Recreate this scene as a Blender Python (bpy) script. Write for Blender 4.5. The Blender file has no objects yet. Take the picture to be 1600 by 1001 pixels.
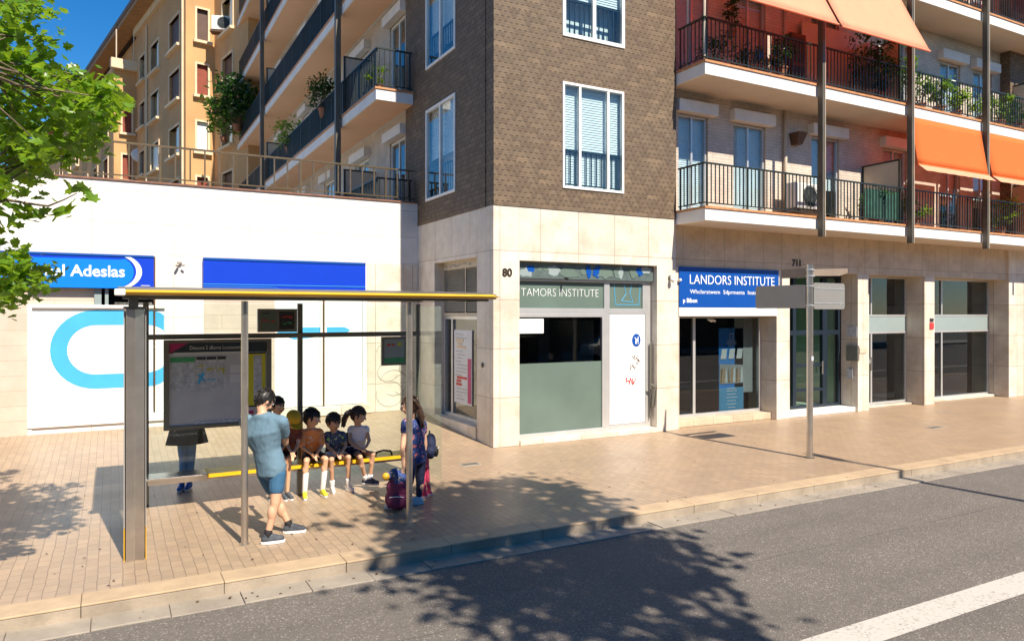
import bpy, math, random
import numpy as np
from mathutils import Vector, Matrix, Euler, noise
R = math.radians
random.seed(7)
scene = bpy.context.scene
COL = scene.collection

# ---------------------------------------------------------------- camera
cam_d = bpy.data.cameras.new("camera"); cam = bpy.data.objects.new("camera", cam_d); COL.objects.link(cam)
cam_d.sensor_width = 36; cam_d.lens = 36*1146/1600; cam_d.shift_y = -10.5/1600
cam_d.clip_start = 0.05; cam_d.clip_end = 2000
cam.location = (0, 0, 2.55); cam.rotation_euler = (R(90), 0, -math.atan(625/1146))
scene.camera = cam

# ---------------------------------------------------------------- light
EL, AZ = 48.0, 6.5          # sun comes from behind the camera, slightly from the right
world = bpy.data.worlds.new("World"); scene.world = world; world.use_nodes = True
wn = world.node_tree; wn.nodes.clear()
sky = wn.nodes.new('ShaderNodeTexSky'); sky.sky_type = 'NISHITA'; sky.sun_disc = False
sky.sun_elevation = R(EL); sky.sun_rotation = R(180-AZ); sky.altitude = 200; sky.air_density = 1.0
sky.dust_density = 0.0; sky.ozone_density = 6.0
bg = wn.nodes.new('ShaderNodeBackground'); bg.inputs[1].default_value = 0.085
wo = wn.nodes.new('ShaderNodeOutputWorld')
hs = wn.nodes.new('ShaderNodeHueSaturation'); hs.inputs['Saturation'].default_value = 1.3
wn.links.new(sky.outputs[0], hs.inputs['Color']); wn.links.new(hs.outputs[0], bg.inputs[0]); wn.links.new(bg.outputs[0], wo.inputs[0])
sun_d = bpy.data.lights.new("sun", 'SUN'); sun_d.energy = 5.0; sun_d.angle = R(0.55); sun_d.color = (1.0, 0.90, 0.76)
sun = bpy.data.objects.new("sun", sun_d); COL.objects.link(sun)
trav = Vector((-math.sin(R(AZ))*math.cos(R(EL)), math.cos(R(AZ))*math.cos(R(EL)), -math.sin(R(EL))))
sun.rotation_euler = trav.to_track_quat('-Z', 'Y').to_euler(); sun.location = (0, -20, 30)
scene.view_settings.view_transform = 'Standard'; scene.view_settings.look = 'None'
scene.view_settings.exposure = 0.76; scene.view_settings.gamma = 1.0
scene.render.engine = 'CYCLES'
scene.cycles.max_bounces = 8; scene.cycles.transparent_max_bounces = 12; scene.cycles.glossy_bounces = 3
scene.cycles.caustics_reflective = False; scene.cycles.caustics_refractive = False

# ---------------------------------------------------------------- materials
def newmat(name):
    m = bpy.data.materials.new(name); m.use_nodes = True
    nt = m.node_tree; b = nt.nodes['Principled BSDF']
    return m, nt, b
def N(nt, t, **k):
    n = nt.nodes.new(t)
    for a, v in k.items(): setattr(n, a, v)
    return n
def L(nt, a, b): nt.links.new(a, b)
def math_(nt, op, a, b=None, c=None, clamp=False):
    n = N(nt, 'ShaderNodeMath', operation=op); n.use_clamp = clamp
    for i, v in enumerate((a, b, c)):
        if v is None: continue
        if isinstance(v, (int, float)): n.inputs[i].default_value = v
        else: L(nt, v, n.inputs[i])
    return n.outputs[0]
def ramp(nt, fac, p0, p1, c0=(0,0,0,1), c1=(1,1,1,1)):
    n = N(nt, 'ShaderNodeValToRGB'); e = n.color_ramp.elements
    e[0].position = p0; e[1].position = p1; e[0].color = c0; e[1].color = c1
    L(nt, fac, n.inputs[0]); return n.outputs[0]
def mix(nt, fac, a, b, mode='MIX'):
    n = N(nt, 'ShaderNodeMix', data_type='RGBA', blend_type=mode)
    if isinstance(fac, (int, float)): n.inputs[0].default_value = fac
    else: L(nt, fac, n.inputs[0])
    for i, v in ((6, a), (7, b)):
        if isinstance(v, tuple): n.inputs[i].default_value = (*v[:3], 1)
        else: L(nt, v, n.inputs[i])
    return n.outputs[2]
def pos(nt): return N(nt, 'ShaderNodeNewGeometry').outputs['Position']
def sep(nt, v):
    n = N(nt, 'ShaderNodeSeparateXYZ'); L(nt, v, n.inputs[0]); return n.outputs
def comb(nt, x, y, z=0):
    n = N(nt, 'ShaderNodeCombineXYZ')
    for i, v in enumerate((x, y, z)):
        if isinstance(v, (int, float)): n.inputs[i].default_value = v
        else: L(nt, v, n.inputs[i])
    return n.outputs[0]
def noise_(nt, vec, scale, detail=4, rough=0.55):
    n = N(nt, 'ShaderNodeTexNoise'); n.inputs['Scale'].default_value = scale
    n.inputs['Detail'].default_value = detail; n.inputs['Roughness'].default_value = rough
    if vec is not None: L(nt, vec, n.inputs['Vector'])
    return n.outputs[0]
def bump(nt, b, h, strength=0.3, dist=0.01):
    n = N(nt, 'ShaderNodeBump'); n.inputs['Strength'].default_value = strength; n.inputs['Distance'].default_value = dist
    L(nt, h, n.inputs['Height']); L(nt, n.outputs[0], b.inputs['Normal'])
def pmat(name, c, rough=0.6, metal=0.0, var=0.12, scale=3.0, bmp=0.1, bscale=60, coat=0.0, spec=0.5, local=False):
    m, nt, b = newmat(name)
    p = N(nt, 'ShaderNodeTexCoord').outputs['Object'] if local else pos(nt)
    n1 = noise_(nt, p, scale)
    a = tuple(max(0, x*(1-var)) for x in c); d = tuple(min(1, x*(1+var)) for x in c)
    L(nt, mix(nt, ramp(nt, n1, 0.3, 0.7), a, d), b.inputs['Base Color'])
    b.inputs['Roughness'].default_value = rough; b.inputs['Metallic'].default_value = metal
    b.inputs['Coat Weight'].default_value = coat; b.inputs['Specular IOR Level'].default_value = spec
    if bmp: bump(nt, b, noise_(nt, p, bscale, 3), bmp, 0.004)
    return m
def brickmat(name, c1, c2, cm, bw, rh, mortar, axis='wall', offset=0.5, rough=0.6, stain=None, stain_scale=0.8, bmp=0.4, var=0.25, spots=0.0):
    m, nt, b = newmat(name)
    p = pos(nt); s = sep(nt, p)
    if axis == 'wall': v = comb(nt, math_(nt, 'ADD', s[0], s[1]), s[2])
    else: v = comb(nt, s[1], s[0])
    t = N(nt, 'ShaderNodeTexBrick'); t.offset = offset; t.squash = 1.0
    t.inputs['Scale'].default_value = 1; t.inputs['Brick Width'].default_value = bw; t.inputs['Row Height'].default_value = rh
    t.inputs['Mortar Size'].default_value = mortar; t.inputs['Mortar Smooth'].default_value = 0.15
    t.inputs['Color1'].default_value = (*c1, 1); t.inputs['Color2'].default_value = (*c2, 1); t.inputs['Mortar'].default_value = (*cm, 1)
    L(nt, v, t.inputs['Vector'])
    col = t.outputs['Color']
    nz = noise_(nt, p, 2.2, 6, 0.65)
    col = mix(nt, 1.0, col, mix(nt, ramp(nt, nz, 0.3, 0.7), (1-var,)*3, (1+var*0.3,)*3), 'MULTIPLY')
    if stain:
        n2 = noise_(nt, p, stain_scale, 7, 0.7)
        col = mix(nt, math_(nt, 'MULTIPLY', ramp(nt, n2, 0.5, 0.72), 0.55), col, stain)
    if spots:
        n3 = noise_(nt, p, 9, 5, 0.7)
        col = mix(nt, math_(nt, 'MULTIPLY', ramp(nt, n3, 0.63, 0.72), spots), col, tuple(x*0.45 for x in c1))
    L(nt, col, b.inputs['Base Color'])
    b.inputs['Roughness'].default_value = rough
    h = math_(nt, 'SUBTRACT', noise_(nt, p, 40, 3), math_(nt, 'MULTIPLY', t.outputs['Fac'], 1.5))
    bump(nt, b, h, bmp, 0.006)
    return m
M = {}
M['travertine'] = brickmat('travertine cladding', (.75,.68,.58), (.67,.59,.48), (.34,.26,.18), .9, .94, .006, stain=(.50,.37,.24), stain_scale=1.7, bmp=.3, var=.22, offset=0.0, rough=.5, spots=.6)
M['travertine_dark'] = brickmat('darker travertine', (.66,.53,.38), (.60,.48,.34), (.34,.26,.17), .62, .94, .006, stain=(.40,.25,.13), stain_scale=1.6, bmp=.25, var=.22, offset=0.0, rough=.5, spots=.5)  # darker, browner travertine with narrower panels
M['beige_block'] = brickmat('beige block wall', (.62,.52,.42), (.57,.48,.39), (.45,.37,.29), 1.1, .28, .006, stain=(.5,.4,.3), bmp=.3, var=.15, offset=0.37)
M['white_render'] = brickmat('white painted panels', (.78,.76,.72), (.73,.71,.67), (.42,.37,.3), 1.45, .62, .005, stain=(.70,.64,.55), stain_scale=.9, bmp=.15, var=.14, offset=0.0, spots=.3)
M['light_brick'] = brickmat('light clinker brick', (.66,.57,.47), (.60,.51,.42), (.48,.41,.33), .26, .075, .007, bmp=.5, var=.25)
M['kerb'] = brickmat('granite kerb', (.40,.33,.25), (.35,.29,.22), (.3,.25,.2), 50, 50, .0, axis='floor', stain=(.2,.16,.12), stain_scale=2.5, bmp=.5, var=.3, spots=.5)
M['kerbtop'] = brickmat('sandstone kerb', (.52,.38,.24), (.48,.35,.22), (.3,.22,.14), 50, 50, .0, axis='floor', stain=(.36,.26,.17), stain_scale=2.0, bmp=.4, var=.25, spots=.4)
M['gutter'] = brickmat('gutter concrete', (.36,.31,.25), (.31,.27,.22), (.2,.17,.14), 50, 50, .0, axis='floor', stain=(.24,.2,.16), stain_scale=1.6, bmp=.5, var=.3, spots=.6)

def mk_brown_brick():
    m, nt, b = newmat('brown glazed brick')
    p = pos(nt); s = sep(nt, p)
    U = math_(nt, 'ADD', s[0], s[1]); V = s[2]
    wob = math_(nt, 'MULTIPLY', noise_(nt, p, 6, 2), .02)
    rv = math_(nt, 'DIVIDE', math_(nt, 'ADD', V, wob), .098); row = math_(nt, 'FLOOR', rv); fv = math_(nt, 'FRACT', rv)
    ru = math_(nt, 'ADD', math_(nt, 'DIVIDE', U, .125), math_(nt, 'MULTIPLY', math_(nt, 'MODULO', row, 2.0), .5)); fu = math_(nt, 'FRACT', ru)
    cell = comb(nt, math_(nt, 'FLOOR', ru), row)
    wn_ = N(nt, 'ShaderNodeTexWhiteNoise', noise_dimensions='2D'); L(nt, cell, wn_.inputs['Vector'])
    rnd = wn_.outputs['Value']
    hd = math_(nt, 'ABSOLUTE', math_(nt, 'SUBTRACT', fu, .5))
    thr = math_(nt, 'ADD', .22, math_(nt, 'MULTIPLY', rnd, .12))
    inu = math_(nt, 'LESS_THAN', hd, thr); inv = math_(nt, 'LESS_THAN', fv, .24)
    recess_shade = math_(nt, 'MULTIPLY', inu, inv)
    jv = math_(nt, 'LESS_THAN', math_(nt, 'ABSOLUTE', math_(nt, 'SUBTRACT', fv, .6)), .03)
    c = mix(nt, rnd, (.135,.098,.066), (.200,.146,.097))
    c = mix(nt, ramp(nt, noise_(nt, p, 1.3, 5), .35, .7), c, mix(nt, rnd, (.125,.088,.060), (.175,.125,.082)))
    wn2 = N(nt, 'ShaderNodeTexWhiteNoise', noise_dimensions='2D'); L(nt, comb(nt, math_(nt,'FLOOR',math_(nt,'DIVIDE',ru,2.0)), math_(nt,'ADD',row,77)), wn2.inputs['Vector'])
    c = mix(nt, math_(nt, 'MULTIPLY', math_(nt, 'GREATER_THAN', wn2.outputs['Value'], .93), .22), c, (.36,.25,.15))
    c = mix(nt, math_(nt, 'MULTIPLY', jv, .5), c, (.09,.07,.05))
    c = mix(nt, math_(nt, 'MULTIPLY', recess_shade, .72), c, (.045,.033,.025))  # dark dashes paint the shade in recesses under protruding bricks
    L(nt, c, b.inputs['Base Color']); b.inputs['Roughness'].default_value = .65; b.inputs['Specular IOR Level'].default_value = .25
    bump(nt, b, math_(nt, 'SUBTRACT', 1.0, math_(nt, 'ADD', recess_shade, math_(nt, 'MULTIPLY', jv, .4))), .6, .012)
    return m
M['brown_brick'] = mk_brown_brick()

def mk_pavers():
    m, nt, b = newmat('small stone pavers')
    p = pos(nt); s = sep(nt, p)
    wob = comb(nt, math_(nt,'MULTIPLY',noise_(nt,p,2.5,2),.03), math_(nt,'MULTIPLY',noise_(nt,p,3.1,2),.03))
    vv = N(nt, 'ShaderNodeVectorMath', operation='ADD'); L(nt, comb(nt, s[1], s[0]), vv.inputs[0]); L(nt, wob, vv.inputs[1])
    t = N(nt, 'ShaderNodeTexBrick'); t.offset = .5
    for k, v in (('Scale',1),('Brick Width',.185),('Row Height',.108),('Mortar Size',.0045),('Mortar Smooth',.3)): t.inputs[k].default_value = v
    t.inputs['Color1'].default_value = (.42,.30,.195,1); t.inputs['Color2'].default_value = (.31,.228,.155,1); t.inputs['Mortar'].default_value = (.17,.12,.08,1)
    L(nt, vv.outputs[0], t.inputs['Vector'])
    far = ramp(nt, math_(nt, 'DIVIDE', s[0], 20.0), .28, .62)
    smooth = mix(nt, ramp(nt, noise_(nt, p, .55, 6, .6), .35, .7), (.46,.30,.175), (.37,.27,.18))
    mort = math_(nt, 'MULTIPLY', t.outputs['Fac'], math_(nt, 'SUBTRACT', 1.0, math_(nt, 'MULTIPLY', far, .72)))
    base = mix(nt, math_(nt, 'MULTIPLY', far, .8), mix(nt, ramp(nt, noise_(nt, p, 5, 3), .35,.65), (.42,.305,.20), (.33,.245,.165)), smooth)
    fc = mix(nt, .55, base, t.outputs['Color'])
    c = mix(nt, math_(nt,'MULTIPLY',mort,ramp(nt,noise_(nt,p,1.7,4),.25,.6,(.35,.35,.35,1),(1,1,1,1))), fc, (.19,.135,.09))
    c = mix(nt, math_(nt,'MULTIPLY',ramp(nt, noise_(nt, p, .9, 7, .7), .48, .72),.6), c, (.30,.21,.14))
    c = mix(nt, math_(nt,'MULTIPLY',ramp(nt, noise_(nt, p, 13, 4, .7), .66, .74),.6), c, (.2,.15,.11))
    L(nt, c, b.inputs['Base Color'])
    L(nt, math_(nt, 'ADD', .30, math_(nt, 'MULTIPLY', noise_(nt, p, .8, 5), .25)), b.inputs['Roughness'])
    h = math_(nt, 'SUBTRACT', math_(nt,'MULTIPLY',noise_(nt, p, 30, 3),.6), mort)
    bump(nt, b, h, .35, .006)
    return m
M['pavers'] = mk_pavers()

def mk_asphalt():
    m, nt, b = newmat('worn asphalt')
    p = pos(nt)
    vo = N(nt, 'ShaderNodeTexVoronoi'); vo.inputs['Scale'].default_value = 75; L(nt, p, vo.inputs['Vector'])
    sp = sep(nt, vo.outputs['Color'])[0]
    c = mix(nt, sp, (.115,.100,.086), (.19,.166,.143))
    c = mix(nt, math_(nt, 'MULTIPLY', math_(nt, 'GREATER_THAN', sp, .93), .7), c, (.36,.32,.28))
    c = mix(nt, math_(nt,'MULTIPLY',ramp(nt, noise_(nt, p, .7, 6, .65), .4, .7),.4), c, (.095,.084,.074))
    c = mix(nt, math_(nt,'MULTIPLY',ramp(nt, noise_(nt, p, 8, 4, .65), .45, .75),.3), c, (.18,.16,.14))
    # a few hairline cracks
    v2 = N(nt, 'ShaderNodeTexVoronoi', feature='DISTANCE_TO_EDGE'); v2.inputs['Scale'].default_value = .28
    wv = N(nt, 'ShaderNodeVectorMath', operation='ADD'); L(nt, p, wv.inputs[0])
    nn = N(nt, 'ShaderNodeTexNoise'); nn.inputs['Scale'].default_value = 2.5; nn.inputs['Detail'].default_value = 6; L(nt, p, nn.inputs['Vector']); L(nt, nn.outputs['Color'], wv.inputs[1])
    L(nt, wv.outputs[0], v2.inputs['Vector'])
    cr = math_(nt, 'LESS_THAN', v2.outputs['Distance'], .0035)
    c = mix(nt, math_(nt,'MULTIPLY',cr,.0), c, (.045,.04,.037))
    s = sep(nt, p); wy = math_(nt,'ADD',s[1],math_(nt,'MULTIPLY',noise_(nt,comb(nt,s[0],0,0),1.6,5,.7),.12))
    seam = math_(nt,'LESS_THAN',math_(nt,'ABSOLUTE',math_(nt,'SUBTRACT',wy,5.78)),.007)
    c = mix(nt, math_(nt,'MULTIPLY',math_(nt,'MULTIPLY',seam,ramp(nt,noise_(nt,p,1.1,2),.4,.55)),.7), c, (.05,.045,.04))
    trk = math_(nt,'MULTIPLY',ramp(nt, math_(nt,'ABSOLUTE',math_(nt,'SUBTRACT',math_(nt,'PINGPONG',math_(nt,'ADD',s[1],.3),.9),.45)),.0,.28,(1,1,1,1),(0,0,0,1)),ramp(nt,noise_(nt,comb(nt,math_(nt,'MULTIPLY',s[0],.15),s[1],0),2.2,5),.35,.65))
    c = mix(nt, math_(nt,'MULTIPLY',trk,.22), c, (.07,.062,.055))
    L(nt, c, b.inputs['Base Color']); b.inputs['Roughness'].default_value = .75
    bump(nt, b, math_(nt, 'SUBTRACT', vo.outputs['Distance'], math_(nt,'MULTIPLY',cr,.0)), .7, .008)
    return m
M['asphalt'] = mk_asphalt()

def mk_paint():
    m, nt, b = newmat('worn road paint')
    p = pos(nt)
    n = noise_(nt, p, 30, 5, .75); n2 = noise_(nt, p, 2.5, 4)
    f = ramp(nt, math_(nt, 'ADD', n, math_(nt, 'MULTIPLY', n2, .3)), .70, .80)
    L(nt, mix(nt, f, (.50,.47,.42), (.24,.215,.19)), b.inputs['Base Color']); b.inputs['Roughness'].default_value = .7
    bump(nt, b, n, .3, .004)
    return m
M['paint'] = mk_paint()

M['bench_yellow'] = pmat('bench yellow', (.80,.47,.012), .4, var=.06)
M['white'] = pmat('white paint', (.80,.79,.76), .5, var=.05)
M['balc_white'] = pmat('painted concrete', (.74,.72,.69), .7, var=.08, scale=2)
M['soffit_bounce'] = pmat('bounce lit soffit', (.80,.53,.35), .8, var=.05, scale=1)  # warm bounced light put into the colour of the left soffits
M['soffit'] = pmat('cream soffit', (.62,.52,.42), .8, var=.06, scale=1)
M['terracotta'] = pmat('terracotta edge tile', (.50,.24,.10), .6, var=.2, scale=8)
M['coping'] = pmat('dark red coping tile', (.22,.10,.06), .6, var=.25, scale=8)
M['rail'] = pmat('dark green painted iron', (.018,.026,.022), .4, var=.2, scale=8)
M['rail_gold'] = pmat('bronze painted railing', (.12,.085,.045), .4, metal=.3, var=.2, scale=8)
M['post'] = pmat('weathered bronze post', (.105,.092,.068), .5, metal=0, var=.25, scale=2)
M['alu'] = pmat('anodised aluminium', (.62,.62,.61), .35, metal=.55, var=.06)
M['steel'] = pmat('brushed stainless steel', (.55,.50,.44), .30, metal=.9, var=.12, scale=5, bscale=90)
M['steel_dark'] = pmat('grey green shelter metal', (.165,.16,.13), .4, metal=.3, var=.15)
M['navy'] = pmat('dark navy metal', (.012,.022,.035), .35, var=.1)
M['black'] = pmat('black plastic', (.012,.012,.013), .45, var=.1)
M['yellow'] = pmat('yellow enamel', (.66,.37,.02), .4, var=.06, coat=.3)
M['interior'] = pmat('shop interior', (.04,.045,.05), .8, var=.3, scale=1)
M['interior_light'] = pmat('shop interior fittings', (.45,.47,.46), .6, var=.2, scale=1)
M['interior_wood'] = pmat('wood panelling', (.30,.17,.05), .5, var=.25, scale=2)
M['interior_green'] = pmat('pale green wall', (.30,.42,.30), .6, var=.08, scale=1)
M['blue_sign'] = pmat('blue sign face', (.004,.07,.34), .35, var=.03, bmp=.02)
M['blue_deep'] = pmat('deep blue sign face', (.003,.045,.52), .35, var=.03, bmp=.02)
M['blue_azure'] = pmat('azure sign face', (.002,.19,.70), .35, var=.03, bmp=.02)
M['cyan'] = pmat('cyan vinyl', (.065,.40,.70), .4, var=.05, bmp=.02)
M['film_white'] = pmat('white vinyl film', (.84,.86,.85), .4, var=.03, scale=1.2, bmp=.02)
M['housing'] = pmat('dark teal roller housing', (.10,.135,.13), .35, var=.2, scale=6)
M['film_mint'] = pmat('frosted mint film', (.72,.82,.78), .35, var=.03, scale=1, bmp=.02)
M['film_green'] = pmat('frosted green film', (.125,.175,.15), .22, var=.12, scale=.8, bmp=.02)
M['film_bluegrey'] = pmat('pale blue grey panel', (.27,.33,.33), .3, var=.06, scale=1, bmp=.02)
M['shutter_white'] = pmat('white roller shutter', (.80,.82,.82), .5, var=.05)
M['ink_dark'] = pmat('dark ink', (.03,.03,.035), .6, var=.1)
M['ink_grey'] = pmat('grey ink', (.33,.35,.38), .6, var=.2, scale=40)
M['ink_red'] = pmat('red ink', (.55,.04,.04), .6, var=.1)
M['ink_green'] = pmat('green print', (.05,.32,.12), .5, var=.1)
M['ink_magenta'] = pmat('magenta print', (.45,.02,.14), .5, var=.1)
M['ink_yellow'] = pmat('yellow print', (.62,.58,.02), .5, var=.08)
M['paper'] = pmat('paper', (.62,.64,.66), .6, var=.05)
M['paper_text'] = pmat('printed paper', (.50,.53,.57), .6, var=.25, scale=22)
M['board'] = pmat('scratched board', (.50,.52,.55), .3, var=.12, scale=2.5)
M['brown_metal'] = pmat('brown metal', (.10,.05,.025), .5, var=.2)
M['cream_panel'] = pmat('cream partition panel', (.55,.46,.35), .6, var=.08)
M['louvre'] = pmat('beige louvre slats', (.52,.45,.33), .5, var=.1)
M['bronze_number'] = pmat('dark bronze numerals', (.06,.045,.03), .4, metal=.5)
M['tan_wall'] = pmat('ochre render', (.53,.31,.135), .85, var=.16, scale=.5, bmp=.3, bscale=25)
M['tan_trim'] = pmat('cream window trim', (.68,.54,.36), .8, var=.08)
M['shutter_red'] = pmat('rust red shutter', (.23,.045,.02), .6, var=.15)
M['shutter_brown'] = pmat('brown shutter', (.10,.055,.04), .6, var=.15)
M['wood_soffit'] = pmat('wooden eaves', (.36,.19,.07), .7, var=.2, scale=3)
M['roof_dark'] = pmat('roof edge', (.10,.07,.05), .7)
M['concrete'] = pmat('concrete', (.36,.33,.29), .8, var=.15)
M['planter'] = pmat('terracotta pot', (.30,.12,.055), .7, var=.2)
M['ac_white'] = pmat('air conditioner casing', (.66,.64,.60), .5, var=.06)
M['net_green'] = pmat('green netting', (.03,.10,.07), .8, var=.3, scale=6)

def mk_glass(name, tint, ior=1.5, rough=0.0, mult=1.0):
    m = bpy.data.materials.new(name); m.use_nodes = True; nt = m.node_tree; nt.nodes.clear()
    o = N(nt, 'ShaderNodeOutputMaterial'); mx = N(nt, 'ShaderNodeMixShader')
    t = N(nt, 'ShaderNodeBsdfTransparent'); t.inputs[0].default_value = (*tint, 1)
    g = N(nt, 'ShaderNodeBsdfGlossy'); g.inputs['Roughness'].default_value = rough; g.inputs[0].default_value = (1,1,1,1)
    f = N(nt, 'ShaderNodeFresnel'); f.inputs[0].default_value = ior
    gb = N(nt, 'ShaderNodeNewGeometry').outputs['Backfacing']      # same reflectance on both faces of the pane
    L(nt, math_(nt, 'ADD', math_(nt, 'MULTIPLY', gb, 1/ior-ior), ior), f.inputs[0])
    L(nt, math_(nt, 'MULTIPLY', f.outputs[0], mult, clamp=True), mx.inputs[0])
    L(nt, t.outputs[0], mx.inputs[1]); L(nt, g.outputs[0], mx.inputs[2]); L(nt, mx.outputs[0], o.inputs[0])
    return m
M['glass'] = mk_glass('window glass', (.86,.92,.93), 1.5)
M['glass_dark'] = mk_glass('tinted shop glass', (.66,.71,.72), 1.5)
M['glass_shelter'] = mk_glass('shelter glass', (.93,.985,.965), 1.5, mult=.55)

def mk_awning(name, c):
    m = bpy.data.materials.new(name); m.use_nodes = True; nt = m.node_tree; nt.nodes.clear()
    o = N(nt, 'ShaderNodeOutputMaterial'); mx = N(nt, 'ShaderNodeMixShader'); mx.inputs[0].default_value = .42
    d = N(nt, 'ShaderNodeBsdfDiffuse'); t = N(nt, 'ShaderNodeBsdfTranslucent')
    p = pos(nt); cc = mix(nt, ramp(nt, noise_(nt, p, 3, 4), .3, .7), tuple(x*.93 for x in c), c)
    L(nt, cc, d.inputs[0]); t.inputs[0].default_value = (1.0,.24,.06,1)
    L(nt, d.outputs[0], mx.inputs[1]); L(nt, t.outputs[0], mx.inputs[2]); L(nt, mx.outputs[0], o.inputs[0])
    return m
M['awning'] = mk_awning('orange awning canvas', (.92,.27,.085))
M['awning_sunlit'] = mk_awning('sunlit orange canvas', (1.0,.53,.33))  # lit copy of the orange canvas, sunshine put into the colour

def mk_leaf(name, c1, c2, tr):
    m = bpy.data.materials.new(name); m.use_nodes = True; nt = m.node_tree; nt.nodes.clear()
    o = N(nt, 'ShaderNodeOutputMaterial'); mx = N(nt, 'ShaderNodeMixShader'); mx.inputs[0].default_value = .5
    d = N(nt, 'ShaderNodeBsdfDiffuse'); t = N(nt, 'ShaderNodeBsdfTranslucent'); g = N(nt, 'ShaderNodeBsdfGlossy'); g.inputs['Roughness'].default_value=.35
    p = pos(nt); info = noise_(nt, p, 2.3, 3); inf2 = noise_(nt, p, 16, 2)
    cc = mix(nt, ramp(nt, math_(nt,'ADD',math_(nt,'MULTIPLY',info,.6),math_(nt,'MULTIPLY',inf2,.4)), .35, .65), c1, c2)
    L(nt, cc, d.inputs[0]); L(nt, mix(nt, .5, cc, tr), t.inputs[0])
    L(nt, d.outputs[0], mx.inputs[1]); L(nt, t.outputs[0], mx.inputs[2])
    m2 = N(nt, 'ShaderNodeMixShader'); m2.inputs[0].default_value = .05
    L(nt, mx.outputs[0], m2.inputs[1]); L(nt, g.outputs[0], m2.inputs[2]); L(nt, m2.outputs[0], o.inputs[0])
    return m
M['leaf'] = mk_leaf('plane tree leaves', (.045,.145,.012), (.20,.36,.025), (.55,.78,.03))
M['leaf_dark'] = mk_leaf('dark foliage', (.012,.05,.012), (.04,.11,.02), (.08,.22,.02))
M['leaf_light'] = mk_leaf('light green foliage', (.04,.12,.01), (.15,.28,.03), (.3,.5,.03))
M['bark'] = pmat('bark', (.16,.12,.08), .9, var=.4, scale=5, bmp=.8, bscale=20)

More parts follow.
